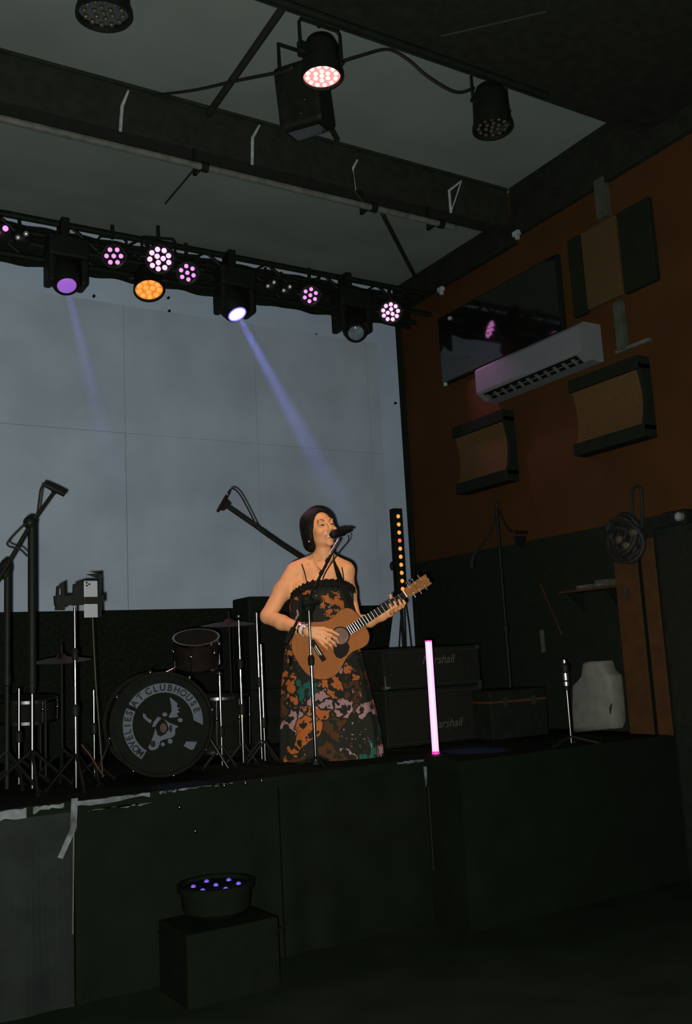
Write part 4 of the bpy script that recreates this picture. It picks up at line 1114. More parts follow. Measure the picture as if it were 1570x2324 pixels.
mm = thing('instrument_microphone', 'dark microphone lying level on the boom before the orange wall', 'microphone', onY(1170, 1208, ym), 'stage microphones')
a = onY(1166, 1208, ym - 0.02); c = onY(1218, 1208, ym - 0.02)
MB().tube([a, a.lerp(c, 0.1), a.lerp(c, 0.5), c], [0.012, 0.016, 0.015, 0.013], 12).build('body', 'black_gloss', mm, True)
MB().ball(onY(1206, 1209, ym - 0.02), 0.017, 10, 8).build('ring', 'satin_chrome', mm, True)
MB().prism([onY(*v, ym) for v in ((1170, 1216), (1204, 1216), (1200, 1240), (1176, 1238))], (0, 0.03, 0)).build('shock_mount', 'black_metal', mm)
# flight case with a worn wooden rim, thin cane
yf = 5.35
q0 = onY(1112, 1592, yf); q1 = onY(1240, 1592, yf)
t = thing('flight_case', 'low black flight case with a worn brown rim beside the amplifier', 'case', (q0.x, yf, SZ))
MB().box((q0.x, yf, SZ), (q1.x, yf + 0.35, q0.z - 0.02), 0.008).build('body', 'black_paint', t)
MB().box((q0.x - 0.004, yf - 0.004, q0.z - 0.02), (q1.x + 0.004, yf + 0.355, q0.z + 0.0), 0.003).build('rim', 'shelf_wood', t)
MB().box((q0.x, yf, q0.z), (q1.x, yf + 0.35, q0.z + 0.07), 0.01).build('lid', 'black_paint', t)
for fx in (0.25, 0.75):
    xx = q0.x + (q1.x - q0.x) * fx; MB().box((xx - 0.02, yf - 0.01, q0.z - 0.05), (xx + 0.02, yf - 0.004, q0.z + 0.02), 0.002).build('catch', 'steel_dark', t)
w = [onX(*v, XR - 0.12) for v in ((1228, 1330), (1276, 1442))]
d = (w[1] - w[0]); 
tag(MB().cyl(w[0] - d * 0.05, w[1], 0.006, n=8).build('thin_cane', 'shelf_wood'), 'thin brown stick fixed slanting on the dark lower right wall', 'stick')
c = onX(1230, 1455, XR - 0.05)
tag(MB().box((XR - 0.06, c.y - 0.012, c.z - 0.09), (XR - 0.031, c.y + 0.012, c.z + 0.09), 0.004).build('door_handle_bar', 'conduit'), 'short pale upright bar on the dark lower right wall', 'handle')

# uplight in front of the stage
c = onY(490, 2011, 4.62)
t = thing('road_case', 'small black road case on the floor before the stage, under the uplight', 'case', (c.x, c.y, 0))
zt3 = c.z - 0.15
MB().box((c.x - 0.24, c.y - 0.2, 0.002), (c.x + 0.24, c.y + 0.18, zt3), 0.012).build('body', 'black_matt', t)
MB().box((c.x - 0.243, c.y - 0.203, zt3 - 0.06), (c.x + 0.243, c.y + 0.183, zt3 - 0.052)).build('lid_rim', 'black_matt', t)
t, F = par(c, (0.0, 0.0, 1), 0.17, 7, 'led_blue', 'black uplight with dim blue violet leds low in front of the stage', depth=0.148, hang=0.0, ledr=0.013, group='floor lamps', facemat='black_matt', spin=0.2, canmat='black_matt')

# ================================================================== the singer
Uv = Vector((RW[0][0], RW[1][0], 0)).normalized(); Nv = Vector((-Uv.y, Uv.x, 0))
PO = onZ(745, 1722, SZ)


def wp(px, py, v=0.0): return onP(px, py, PO + Nv * v, Nv)


def lp(px, py, v=0.0):
    d = wp(px, py, v) - PO; return np.array([d.dot(Uv), v, d.z])


def l2w(p): return PO + Uv * float(p[0]) + Nv * float(p[1]) + Vector((0, 0, float(p[2])))


class Field:
    def __init__(s, xs, ys, zs):
        s.ax = [np.asarray(a, np.float32) for a in (xs, ys, zs)]
        s.F = np.full([len(a) for a in s.ax], 1.0, np.float32)

    def sub(s, lo, hi):
        sl = tuple(slice(max(0, int(np.searchsorted(a, l)) - 1), int(np.searchsorted(a, h)) + 1) for a, l, h in zip(s.ax, lo, hi))
        g = [a[q] for a, q in zip(s.ax, sl)]
        return sl, g[0][:, None, None], g[1][None, :, None], g[2][None, None, :]

    def mix(s, sl, d, k, cutout=False):
        F = s.F[sl]
        if cutout:
            d = -d; h = np.clip(0.5 + 0.5 * (d - F) / k, 0, 1)
            s.F[sl] = F * (1 - h) + d * h + k * h * (1 - h)
        else:
            h = np.clip(0.5 + 0.5 * (d - F) / k, 0, 1)
            s.F[sl] = d * (1 - h) + F * h - k * h * (1 - h)

    def cap(s, a, b, r0, r1=None, k=0.02, cutout=False):
        r1 = r0 if r1 is None else r1
        a = np.asarray(a, float); b = np.asarray(b, float); m = max(r0, r1) + k + 0.02
        sl, X, Y, Z = s.sub(np.minimum(a, b) - m, np.maximum(a, b) + m)
        ab = b - a; L = max(ab.dot(ab), 1e-9)
        t = np.clip(((X - a[0]) * ab[0] + (Y - a[1]) * ab[1] + (Z - a[2]) * ab[2]) / L, 0, 1)
        d = np.sqrt((X - a[0] - t * ab[0]) ** 2 + (Y - a[1] - t * ab[1]) ** 2 + (Z - a[2] - t * ab[2]) ** 2) - (r0 + (r1 - r0) * t)
        s.mix(sl, d.astype(np.float32), k, cutout)

    def chain(s, pts, rs, k=0.02):
        for i in range(len(pts) - 1): s.cap(pts[i], pts[i + 1], rs[i], rs[i + 1], k)

    def ell(s, c, r, k=0.02, R=None, cutout=False, wob=None):
        c = np.asarray(c, float); r = np.asarray(r, float); m = r.max() + k + 0.02
        sl, X, Y, Z = s.sub(c - m, c + m)
        R = np.eye(3) if R is None else R
        X = X - c[0]; Y = Y - c[1]; Z = Z - c[2]
        p = [X * R[0, i] + Y * R[1, i] + Z * R[2, i] for i in range(3)]
        q0 = np.sqrt(sum((p[i] / r[i]) ** 2 for i in range(3))); q1 = np.sqrt(sum((p[i] / r[i] ** 2) ** 2 for i in range(3)))
        d = q0 * (q0 - 1) / np.maximum(q1, 1e-6)
        if wob is not None: d = d + wob(*p)
        s.mix(sl, d.astype(np.float32), k, cutout)

    def mesh(s):
        F = s.F; S = F < 0
        c = np.zeros([n - 1 for n in F.shape], np.int8)
        offs = [(i, j, k) for i in (0, 1) for j in (0, 1) for k in (0, 1)]
        n = F.shape
        for i, j, k in offs: c += S[i:n[0] - 1 + i, j:n[1] - 1 + j, k:n[2] - 1 + k]
        act = (c > 0) & (c < 8); idx = np.argwhere(act); vid = np.full(act.shape, -1, np.int32); vid[act] = np.arange(len(idx))
        pos = np.zeros((len(idx), 3)); cnt = np.zeros(len(idx))
        for a in offs:
            for ax in range(3):
                if a[ax]: continue
                b = list(a); b[ax] = 1
                fa = F[idx[:, 0] + a[0], idx[:, 1] + a[1], idx[:, 2] + a[2]]; fb = F[idx[:, 0] + b[0], idx[:, 1] + b[1], idx[:, 2] + b[2]]
                m = (fa < 0) != (fb < 0); t = fa[m] / (fa[m] - fb[m])
                pp = np.tile(np.array(a, float), (m.sum(), 1)); pp[:, ax] = t
                pos[m] += pp; cnt[m] += 1
        g = idx + pos / cnt[:, None]
        V = np.stack([np.interp(g[:, i], np.arange(n[i]), s.ax[i]) for i in range(3)], 1)
        faces = []
        for ax in range(3):
            o1, o2 = [(1, 2), (2, 0), (0, 1)][ax]
            A = np.moveaxis(S, ax, 0); d = A[:-1] != A[1:]
            d = np.moveaxis(d, 0, ax)
            e = np.argwhere(d)
            e = e[(e[:, o1] > 0) & (e[:, o2] > 0) & (e[:, o1] < n[o1] - 1) & (e[:, o2] < n[o2] - 1)]
            def vv(d1, d2):
                q = e.copy(); q[:, o1] -= d1; q[:, o2] -= d2; return vid[q[:, 0], q[:, 1], q[:, 2]]
            quad = np.stack([vv(0, 0), vv(1, 0), vv(1, 1), vv(0, 1)], 1)
            flip = ~S[e[:, 0], e[:, 1], e[:, 2]]
            quad[flip] = quad[flip][:, ::-1]
            faces.append(quad)
        return V, np.concatenate(faces)


def field_obj(fld, name, m, parent, relax=1):
    V, Q = fld.mesh()
    for _ in range(relax):
        S = np.zeros_like(V); N = np.zeros(len(V))
        for i in range(4):
            a = Q[:, i]; b = Q[:, (i + 1) % 4]
            np.add.at(S, a, V[b]); np.add.at(N, a, 1); np.add.at(S, b, V[a]); np.add.at(N, b, 1)
        V = V * 0.6 + 0.4 * S / N[:, None]
    W = np.array(PO)[None] + V[:, :1] * np.array(Uv)[None] + V[:, 1:2] * np.array(Nv)[None]; W[:, 2] += V[:, 2]
    W -= np.array(parent.location)[None]
    me = bpy.data.meshes.new(name)
    me.vertices.add(len(W)); me.vertices.foreach_set('co', W.astype(np.float32).ravel())
    me.loops.add(Q.size); me.loops.foreach_set('vertex_index', Q.ravel().astype(np.int32))
    me.polygons.add(len(Q)); me.polygons.foreach_set('loop_start', np.arange(0, Q.size, 4, dtype=np.int32))
    me.update(calc_edges=True); me.validate()
    bm = bmesh.new(); bm.from_mesh(me); bmesh.ops.recalc_face_normals(bm, faces=bm.faces); bm.to_mesh(me); bm.free()
    me.shade_smooth(); me.materials.append(MATS[m])
    o = bpy.data.objects.new(name, me); C.objects.link(o); o.parent = parent
    return o


singer = thing('person', 'smiling woman in a dark floral strappy dress singing and playing an acoustic guitar', 'person', PO)

h = 0.0038
u0 = lp(570, 1400)[0]; u1 = lp(935, 1400)[0]
zz = np.concatenate([np.arange(-0.03, 0.70, 0.014), np.arange(0.70, 1.72, h)])
B = Field(np.arange(u0, u1, h), np.arange(-0.335, 0.20, h), zz)
# trunk
B.ell(lp(733, 1330, 0.01), (0.142, 0.095, 0.15)); B.ell(lp(733, 1300, 0.015), (0.13, 0.078, 0.085))
B.cap(lp(676, 1299, 0.012), lp(786, 1299, 0.012), 0.050, 0.050, 0.06)
B.ell(lp(688, 1344, 0.0), (0.092, 0.085, 0.10), 0.03); B.ell(lp(776, 1344, 0.0), (0.085, 0.085, 0.09), 0.03)
for x in (705, 764): B.ell(lp(x, 1348, -0.055), (0.068, 0.06, 0.062), 0.03)
B.cap(lp(735, 1350, 0.01), lp(738, 1440, 0.01), 0.105, 0.11, 0.03); B.ell(lp(740, 1470, 0.01), (0.165, 0.11, 0.13), 0.04)
for x in (712, 772):
    B.chain([lp(x, 1490, 0.0), lp(x, 1600, 0.0), lp(x, 1700, 0.01)], [0.085, 0.058, 0.042]); f_ = lp(x, 1716, 0.0); B.cap((f_[0], 0.04, 0.040), (f_[0] + 0.01, -0.13, 0.036), 0.032, 0.03)
# neck and shoulders
B.cap(lp(737, 1285, 0.02), lp(733, 1236, 0.0), 0.052, 0.050, 0.03)
B.cap(lp(727, 1258, 0.025), lp(672, 1289, 0.02), 0.026, 0.042, 0.05); B.cap(lp(746, 1262, 0.025), lp(786, 1287, 0.02), 0.024, 0.036, 0.05)
# right arm (picture left)
B.chain([lp(665, 1301, 0.005), lp(640, 1342, -0.015), lp(608, 1398, -0.05)], [0.056, 0.055, 0.049], 0.03)
B.chain([lp(608, 1399, -0.05), lp(640, 1413, -0.135), lp(676, 1425, -0.225), lp(696, 1432, -0.276)], [0.048, 0.047, 0.036, 0.029], 0.02)
# right hand over the strings
B.cap(lp(700, 1433, -0.280), lp(728, 1437, -0.284), 0.025, 0.020, 0.012); B.cap(lp(700, 1438, -0.280), lp(724, 1449, -0.284), 0.022, 0.018, 0.012)
fk = 0.006
B.chain([lp(704, 1426, -0.288), lp(735, 1427, -0.290), lp(752, 1432, -0.284), lp(768, 1441, -0.270)], [0.016, 0.0125, 0.0105, 0.009], fk)
B.chain([lp(729, 1435, -0.290), lp(751, 1442, -0.296), lp(763, 1450, -0.280), lp(768, 1458, -0.262)], [0.0125, 0.0105, 0.0095, 0.008], fk)
B.chain([lp(728, 1442, -0.288), lp(747, 1451, -0.296), lp(758, 1459, -0.280), lp(762, 1466, -0.262)], [0.0125, 0.0105, 0.0095, 0.008], fk)
B.chain([lp(725, 1447, -0.286), lp(741, 1458, -0.292), lp(751, 1465, -0.278), lp(754, 1471, -0.262)], [0.012, 0.010, 0.009, 0.0075], fk)
B.chain([lp(721, 1451, -0.284), lp(733, 1463, -0.288), lp(741, 1470, -0.276), lp(743, 1475, -0.262)], [0.011, 0.009, 0.008, 0.007], fk)
# left arm (picture right) behind the guitar, hand round the neck
B.chain([lp(786, 1300, 0.012), lp(792, 1345, 0.02), lp(806, 1408, 0.0)], [0.047, 0.043, 0.041], 0.03)
B.chain([lp(806, 1409, 0.0), lp(838, 1409, -0.07), lp(866, 1398, -0.13), lp(882, 1391, -0.160)], [0.041, 0.040, 0.031, 0.027], 0.02)
B.cap(lp(884, 1391, -0.165), lp(901, 1381, -0.190), 0.025, 0.021, 0.012); B.cap(lp(882, 1387, -0.165), lp(894, 1376, -0.182), 0.022, 0.017, 0.012)
B.chain([lp(903, 1380, -0.195), lp(914, 1376, -0.236), lp(918, 1369, -0.262), lp(915, 1363, -0.266)], [0.013, 0.0105, 0.0095, 0.008], fk)
B.chain([lp(899, 1384, -0.198), lp(907, 1380, -0.240), lp(909, 1371, -0.266), lp(905, 1362, -0.268)], [0.013, 0.0105, 0.0095, 0.008], fk)
B.chain([lp(893, 1388, -0.196), lp(898, 1385, -0.240), lp(899, 1376, -0.266), lp(894, 1366, -0.268)], [0.0125, 0.0105, 0.0095, 0.008], fk)
B.chain([lp(887, 1391, -0.190), lp(889, 1390, -0.232), lp(889, 1382, -0.260), lp(884, 1372, -0.266)], [0.0115, 0.0095, 0.0085, 0.0075], fk)
B.chain([lp(892, 1378, -0.178), lp(889, 1362, -0.180), lp(886, 1352, -0.196)], [0.0145, 0.0125, 0.0105], fk)

# head
psi, pit, rol = math.radians(31), math.radians(0), math.radians(9)
f0 = np.array([math.sin(psi), -math.cos(psi), 0]); l0 = np.array([math.cos(psi), math.sin(psi), 0]); z0_ = np.array([0, 0, 1.0])
f1 = f0 * math.cos(pit) + z0_ * math.sin(pit); p1_ = z0_ * math.cos(pit) - f0 * math.sin(pit)
def roll(v): return np.array([v[0] * math.cos(rol) - v[2] * math.sin(rol), v[1], v[0] * math.sin(rol) + v[2] * math.cos(rol)])
HR = np.stack([roll(f1), roll(l0), roll(p1_)], 1); HC = lp(724, 1195, 0.0); HS = 1.26
def hp(x, y, z): return HC + HR @ (np.array([x, y, z]) * HS)
def hell(F_, c, r, k=0.012, cutout=False, wob=None): F_.ell(hp(*c), np.array(r) * HS, k, HR, cutout, wob)
def hcap(F_, a, b, r0, r1=None, k=0.008, cutout=False): F_.cap(hp(*a), hp(*b), r0 * HS, (r0 if r1 is None else r1) * HS, k, cutout)
hell(B, (-0.012, 0, 0.010), (0.086, 0.069, 0.076)); hell(B, (0.026, 0, -0.032), (0.062, 0.064, 0.080), 0.02)
hell(B, (0.030, 0, -0.076), (0.052, 0.048, 0.036), 0.02); hell(B, (0.073, 0, -0.105), (0.017, 0.021, 0.015), 0.02)
for s_ in (-1, 1):
    hell(B, (0.062, 0.037 * s_, -0.038), (0.026, 0.025, 0.022), 0.02)
hcap(B, (0.074, -0.034, 0.013), (0.074, 0.034, 0.013), 0.012, 0.012, 0.016)
for s_ in (-1, 1): hell(B, (0.094, 0.031 * s_, -0.006), (0.012, 0.017, 0.009), 0.010, True)
for s_ in (-1, 1): hell(B, (0.074, 0.031 * s_, -0.008), (0.013, 0.016, 0.012), 0.004)
hcap(B, (0.085, 0, 0.006), (0.111, 0, -0.033), 0.0075, 0.010, 0.010); hell(B, (0.109, 0, -0.036), (0.013, 0.012, 0.010), 0.006)
for s_ in (-1, 1): hell(B, (0.099, 0.012 * s_, -0.040), (0.010, 0.008, 0.008), 0.006)
hell(B, (0.082, 0, -0.068), (0.016, 0.031, 0.021), 0.014)
# open smiling mouth: the cut curves upwards at the corners
for q_ in (-0.024, -0.012, 0.0, 0.012, 0.024):
    hell(B, (0.100 - abs(q_) * 0.35, q_, -0.0735 + 9.0 * q_ * q_), (0.022, 0.008, 0.0085 - abs(q_) * 0.12), 0.003, True)
for s_ in (-1, 1): hell(B, (-0.006, 0.072 * s_, -0.018), (0.018, 0.010, 0.028), 0.006)
body = field_obj(B, 'body', 'skin', singer, 1)

# hair: dark, gathered at the nape
gu = np.arange(HC[0] - 0.20, HC[0] + 0.20, 0.004); gv = np.arange(-0.21, 0.21, 0.004); gz = np.arange(HC[2] - 0.24, HC[2] + 0.17, 0.004)
Hf = Field(gu, gv, gz)
wob = lambda x, y, z: 0.0007 * np.sin(np.arctan2(y, x + 0.25) * 170 + z * 60) + 0.0010 * np.sin(z * 45 + y * 38 + x * 25)
hell(Hf, (-0.018, 0, 0.018), (0.092, 0.093, 0.086), 0.02, wob=wob)
hell(Hf, (-0.050, 0, -0.030), (0.060, 0.084, 0.076), 0.02, wob=wob)
hell(Hf, (-0.050, -0.035, -0.078), (0.046, 0.046, 0.046), 0.02, wob=wob); hell(Hf, (-0.050, 0.03, -0.08), (0.045, 0.045, 0.05), 0.02, wob=wob)
hell(Hf, (-0.004, -0.072, -0.030), (0.040, 0.022, 0.062), 0.015, wob=wob); hell(Hf, (0.018, 0.066, -0.02), (0.030, 0.014, 0.05), 0.01, wob=wob)
hell(Hf, (0.095, 0, -0.030), (0.093, 0.073, 0.114), 0.006, True)
hair = field_obj(Hf, 'hair', 'hair', singer, 0)
HF3 = Matrix([[float(v) for v in row] for row in (np.stack([np.array(Uv), np.array(Nv), np.array([0, 0, 1.0])], 1) @ HR)])
def hw(x, y, z): return l2w(hp(x, y, z))
for s_ in (-1, 1):
    MB().ball(hw(0.0862, 0.031 * s_, -0.0085), (0.0040 * HS, 0.0150 * HS, 0.0036 * HS), 12, 8, HF3).build('eye', 'eye_dark', singer, True)  # dark eye slit, enlarged so its colour takes in the brow's shadow
    MB().tube(spline([hw(0.0885, 0.014 * s_, 0.013), hw(0.0870, 0.028 * s_, 0.019), hw(0.079, 0.042 * s_, 0.018), hw(0.069, 0.050 * s_, 0.010)], 4), [0.0028] * 10 + [0.002, 0.0016, 0.001], 8).build('eyebrow', 'brow', singer, True)
MB().tube(spline([hw(0.072, -0.020, -0.0675), hw(0.0815, -0.012, -0.0700), hw(0.0840, 0, -0.0705), hw(0.0815, 0.012, -0.0700), hw(0.072, 0.020, -0.0675)], 4), 0.0050, 8).build('teeth', 'teeth', singer, True)
MB().tube(spline([hw(0.0800, -0.031, -0.0610), hw(0.0925, -0.016, -0.0645), hw(0.0985, 0, -0.0655), hw(0.0925, 0.016, -0.0645), hw(0.0800, 0.031, -0.0610)], 4), [0.0015] + [0.0035] * 15 + [0.0015], 8).build('lip', 'lip', singer, True)
MB().tube(spline([hw(0.0800, -0.030, -0.0625), hw(0.0915, -0.016, -0.0790), hw(0.0965, 0, -0.0840), hw(0.0915, 0.016, -0.0790), hw(0.0800, 0.030, -0.0625)], 4), [0.0015] + [0.0042] * 15 + [0.0015], 8).build('lip', 'lip', singer, True)
MB().ball(wp(701, 1229, -0.10), 0.0065, 10, 8).build('earring', 'gold', singer, True)

# dress
def neck_dip(an): return 0.060 * max(0, -math.cos(an)) ** 2 + 0.03 * max(0, math.cos(an)) ** 3 + 0.02 * max(0, math.sin(an))


rg = [(1330, 664, 800, -0.118, 0.105), (1346, 658, 803, -0.132, 0.11), (1362, 656, 803, -0.138, 0.11), (1395, 657, 800, -0.130, 0.11), (1435, 652, 806, -0.128, 0.125), (1480, 644, 818, -0.130, 0.14), (1530, 638, 831, -0.148, 0.155), (1590, 635, 846, -0.165, 0.17), (1650, 634, 860, -0.178, 0.18), (1700, 635, 868, -0.187, 0.185), (1727, 636, 872, -0.190, 0.19)]
def dress_ring(py, lo_, hi_, vf, vb, n=96):
    a = lp(lo_, py); b = lp(hi_, py); cu = (a[0] + b[0]) / 2; ru = (b[0] - a[0]) / 2; cv = (vf + vb) / 2; rv = (vb - vf) / 2; z = (a[2] + b[2]) / 2
    t = min(1, max(0, (py - 1400) / 330)); out = []
    for k in range(n):
        an = 2 * math.pi * k / n
        fo = 1 + t * (0.045 * math.sin(an * 9 + 1.3) + 0.03 * math.sin(an * 14 + py * 0.006))
        cc, ss = math.cos(an), math.sin(an)
        sx = math.copysign(abs(cc) ** 0.85, cc); sy = math.copysign(abs(ss) ** 0.85, ss)
        dip = neck_dip(an) * max(0, 1 - (py - 1330) / 60)
        out.append(l2w((cu + ru * sx * (1 + (fo - 1) * 0.5), cv + rv * sy * fo, max(z - dip, 0.006))))
    return out
fine = []
for (a, b) in zip(rg[:-1], rg[1:]):
    for k in range(4):
        t = k / 4; fine.append(tuple(p + (q - p) * t for p, q in zip(a, b)))
fine.append(rg[-1])
rs = [dress_ring(*r) for r in fine]
dm = MB().rings(rs, False)
dr = dm.build('dress', 'dress_print', singer, True)
dr['label'] = 'black, orange and pink floral dress'
sm = dr.modifiers.new('thick', 'SOLIDIFY'); sm.thickness = 0.003; sm.offset = -1
# ruffled black neckline
rr = []
n = 120; a_, b_ = lp(663, 1334), lp(800, 1334); cu = (a_[0] + b_[0]) / 2; ru = (b_[0] - a_[0]) / 2 + 0.004
for k in range(n):
    an = 2 * math.pi * k / n
    cv, rv = -0.008, 0.122
    u = cu + ru * math.copysign(abs(math.cos(an)) ** 0.85, math.cos(an)); v = cv + rv * math.copysign(abs(math.sin(an)) ** 0.85, math.sin(an))
    front = max(0, -math.sin(an))
    z = (a_[2] + b_[2]) / 2 + 0.018 * front - neck_dip(an)
    rad = Vector((math.cos(an), math.sin(an), 0)); ring = []
    for j in range(10):
        be = 2 * math.pi * j / 10
        q = 1 + 0.28 * math.sin(k * 1.9 + j * 1.1) + 0.15 * math.sin(k * 3.7 + 2 * j)
        ring.append(l2w((u + rad.x * math.cos(be) * 0.014 * q, v + rad.y * math.cos(be) * 0.014 * q, z + math.sin(be) * 0.025 * q)))
    rr.append(ring)
MB().rings(rr, False, True).build('ruffle', 'ruffle', singer, True)
for pts in ([(697, 1326, -0.112), (690, 1296, -0.080), (684, 1279, -0.02), (684, 1280, 0.04), (690, 1330, 0.11)], [(781, 1328, -0.105), (778, 1300, -0.070), (774, 1283, -0.02), (774, 1284, 0.04), (772, 1330, 0.11)]):
    MB().tube(spline([wp(*p) for p in pts]), 0.004, 6).build('shoulder_strap', 'strap_black', singer)
ch = spline([wp(*p) for p in ((709, 1262, -0.035), (716, 1280, -0.066), (727, 1296, -0.078), (742, 1286, -0.072), (758, 1264, -0.03))])
nk = MB().tube(ch, 0.0015, 5).build('necklace', 'gold', singer)
MB().tube([wp(719, 1286, -0.080), wp(730, 1297, -0.084)], 0.0045, 6).build('pendant', 'gold', nk)
wa = l2w(lp(676, 1425, -0.225)); wb = l2w(lp(696, 1432, -0.276)); dd = (wb - wa).normalized()
for tt, r_, mm_, w_ in ((0.45, 0.036, 'silver', 0.006), (0.72, 0.034, 'teeth', 0.008), (0.98, 0.0315, 'silver', 0.004)):
    F = frame(wa.lerp(wb, tt), dd)
    MB().lathe([(r_, -w_), (r_ + 0.003, -w_), (r_ + 0.003, w_), (r_, w_)], F, 28, False).build('bracelet', mm_, singer, True)
fr = wp(757, 1461, -0.289); MB().lathe([(0.0115, -0.003), (0.0135, -0.003), (0.0135, 0.003), (0.0115, 0.003)], frame(wp(741, 1447, -0.294), wp(747, 1451, -0.296) - wp(728, 1442, -0.288)), 16, False).build('finger_ring', 'silver', singer, True)

# ------------------------------------------------------------------ guitar
GV = -0.238
gA0 = wp(722, 1476, GV); gA1 = wp(918, 1349, GV - 0.0); A = (gA1 - gA0); scale_len = A.length; A.normalize()
Nf = -Nv; Bv = Nf.cross(A).normalized()
if Bv.z < 0: Bv = -Bv
G = Matrix((A, Bv, Nf)).transposed().to_4x4(); G.translation = gA0
kS = scale_len / 0.65
gt = thing('acoustic_guitar', 'reddish brown acoustic guitar with dark fretboard held by the singer', 'guitar', gA0)
def gp(a, b, c=0.0): return G @ Vector((a * kS, b * kS, c))
prof = [(-0.150, 0), (-0.148, 0.05), (-0.138, 0.095), (-0.115, 0.135), (-0.075, 0.170), (-0.025, 0.188), (0.02, 0.187), (0.06, 0.173), (0.10, 0.150), (0.14, 0.131), (0.175, 0.126), (0.21, 0.131), (0.25, 0.138), (0.285, 0.134), (0.312, 0.115), (0.328, 0.085), (0.334, 0.04), (0.335, 0)]
sp_ = [(p.x, p.y) for p in spline([Vector((a, b, 0)) for a, b in prof], 4)]
outl = sp_ + [(a, -b) for a, b in sp_[::-1][1:-1]]
hc = (0.165, 0.0); hr = 0.05
srt = sorted(outl, key=lambda p: math.atan2(p[1] - hc[1], p[0] - hc[0]))
m = MB(); n = len(srt)
ho = [(hc[0] + hr * math.cos(math.atan2(p[1] - hc[1], p[0] - hc[0])), hc[1] + hr * math.sin(math.atan2(p[1] - hc[1], p[0] - hc[0]))) for p in srt]
vs_ = [gp(*p, 0.0) for p in srt] + [gp(*p, 0.0) for p in ho] + [gp(*p, -0.003) for p in srt] + [gp(*p, -0.003) for p in ho]
fs_ = []
for k in range(n):
    l = (k + 1) % n
    fs_ += [(k, l, n + l, n + k), (2 * n + k, 3 * n + k, 3 * n + l, 2 * n + l), (k, 2 * n + k, 2 * n + l, l), (n + k, n + l, 3 * n + l, 3 * n + k)]
top = m.add(vs_, fs_).build('soundboard', 'guitar_top', gt)
m = MB(); m.add([gp(*p, -0.0035) for p in srt] + [gp(*p, -0.095) for p in srt], [tuple(range(2 * n - 1, n - 1, -1))] + [(k, k + n, (k + 1) % n + n, (k + 1) % n) for k in range(n)])
m.build('back_and_sides', 'guitar_back', gt, True)
m = MB()
for k in range(n):
    l = (k + 1) % n
    def sc(p, q): return (0.1 + (p[0] - 0.1) * q, p[1] * q)
    m.prism([gp(*srt[k], 0.0), gp(*srt[l], 0.0), gp(*sc(srt[l], 0.984), 0.0), gp(*sc(srt[k], 0.984), 0.0)], Nf * 0.0008)
m.build('binding', 'ebony', gt)
m = MB()
for k in range(36):
    a0_, a1_ = 2 * math.pi * k / 36, 2 * math.pi * (k + 1) / 36
    m.prism([gp(hc[0] + r * math.cos(q), r * math.sin(q)) for r, q in ((0.052, a0_), (0.052, a1_), (0.060, a1_), (0.060, a0_))], Nf * 0.0006)
m.build('rosette', 'ebony', gt)
pg = [(0.170, -0.054), (0.150, -0.052), (0.128, -0.040), (0.112, -0.020), (0.095, -0.030), (0.075, -0.062), (0.072, -0.095), (0.092, -0.122), (0.130, -0.122), (0.160, -0.108), (0.180, -0.085), (0.182, -0.062)]
MB().prism([gp(*p) for p in pg], Nf * 0.001).build('pickguard', 'ebony', gt)
br = MB(G); br.box((-0.018 * kS, -0.075 * kS, 0), (0.014 * kS, 0.075 * kS, 0.009), 0.003); bo = br.build('bridge', 'ebony', gt)
MB(G).box((-0.001, -0.036 * kS, 0.009), (0.003, 0.036 * kS, 0.0125)).build('saddle', 'bone', bo)
for k in range(6): MB().ball(gp(-0.010, -0.025 + 0.01 * k, 0.0105), 0.0035, 8, 6).build('bridge_pin', 'bone', bo)
f0_, f1_ = 0.222, 0.652
MB().prism([gp(f0_, -0.0285, 0.001), gp(f1_, -0.022, 0.001), gp(f1_, 0.022, 0.001), gp(f0_, 0.0285, 0.001)], Nf * 0.006).build('fretboard', 'ebony', gt)
MB().rings([[gp(a, w_ * math.cos(t), -0.0 - d_ * math.sin(t)) for t in [math.pi * j / 8 for j in range(9)]] for a, w_, d_ in ((0.30, 0.028, 0.060), (0.335, 0.027, 0.030), (0.36, 0.0265, 0.021), (0.66, 0.022, 0.018))]).build('neck', 'guitar_back', gt, True)
for k in range(1, 21):
    a = 0.65 * (2 ** (-k / 12.0))
    if a < f0_ + 0.002: break
    w_ = 0.022 + (0.65 - a) / 0.43 * 0.0065
    MB().tube([gp(a, -w_, 0.0075), gp(a, w_, 0.0075)], 0.0011, 6).build('fret', 'chrome', gt, True)
MB(G).box((0.650 * kS, -0.0225 * kS, 0), (0.656 * kS, 0.0225 * kS, 0.010)).build('nut', 'bone', gt)
hs_ = [(0.656, -0.022), (0.67, -0.029), (0.69, -0.033), (0.80, -0.037), (0.838, -0.036), (0.832, -0.012), (0.840, 0.0), (0.832, 0.012), (0.838, 0.036), (0.80, 0.037), (0.69, 0.033), (0.67, 0.029), (0.656, 0.022)]
MB().prism([gp(a, b, 0.002 - (a - 0.656) * 0.18) for a, b in hs_], -Nf * 0.014).build('headstock', 'guitar_head', gt)
for k in range(3):
    for s_ in (-1, 1):
        a = 0.70 + 0.045 * k; z_ = 0.002 - (a - 0.656) * 0.18
        m = MB().cyl(gp(a, s_ * 0.022, z_), gp(a, s_ * 0.022, z_ + 0.012), 0.0045); m.cyl(gp(a, s_ * 0.034, z_ - 0.010), gp(a, s_ * 0.046, z_ - 0.010), 0.003)
        m.ball(gp(a, s_ * 0.051, z_ - 0.010), 0.0095, 10, 8); m.build('tuner', 'chrome', gt, True)
for k in range(6):
    b_ = -0.5 + k / 5
    MB().tube([gp(-0.005, b_ * 0.052, 0.0125), gp(0.653, b_ * 0.036, 0.0105)], 0.0006, 5).build('string', 'satin_chrome', gt)
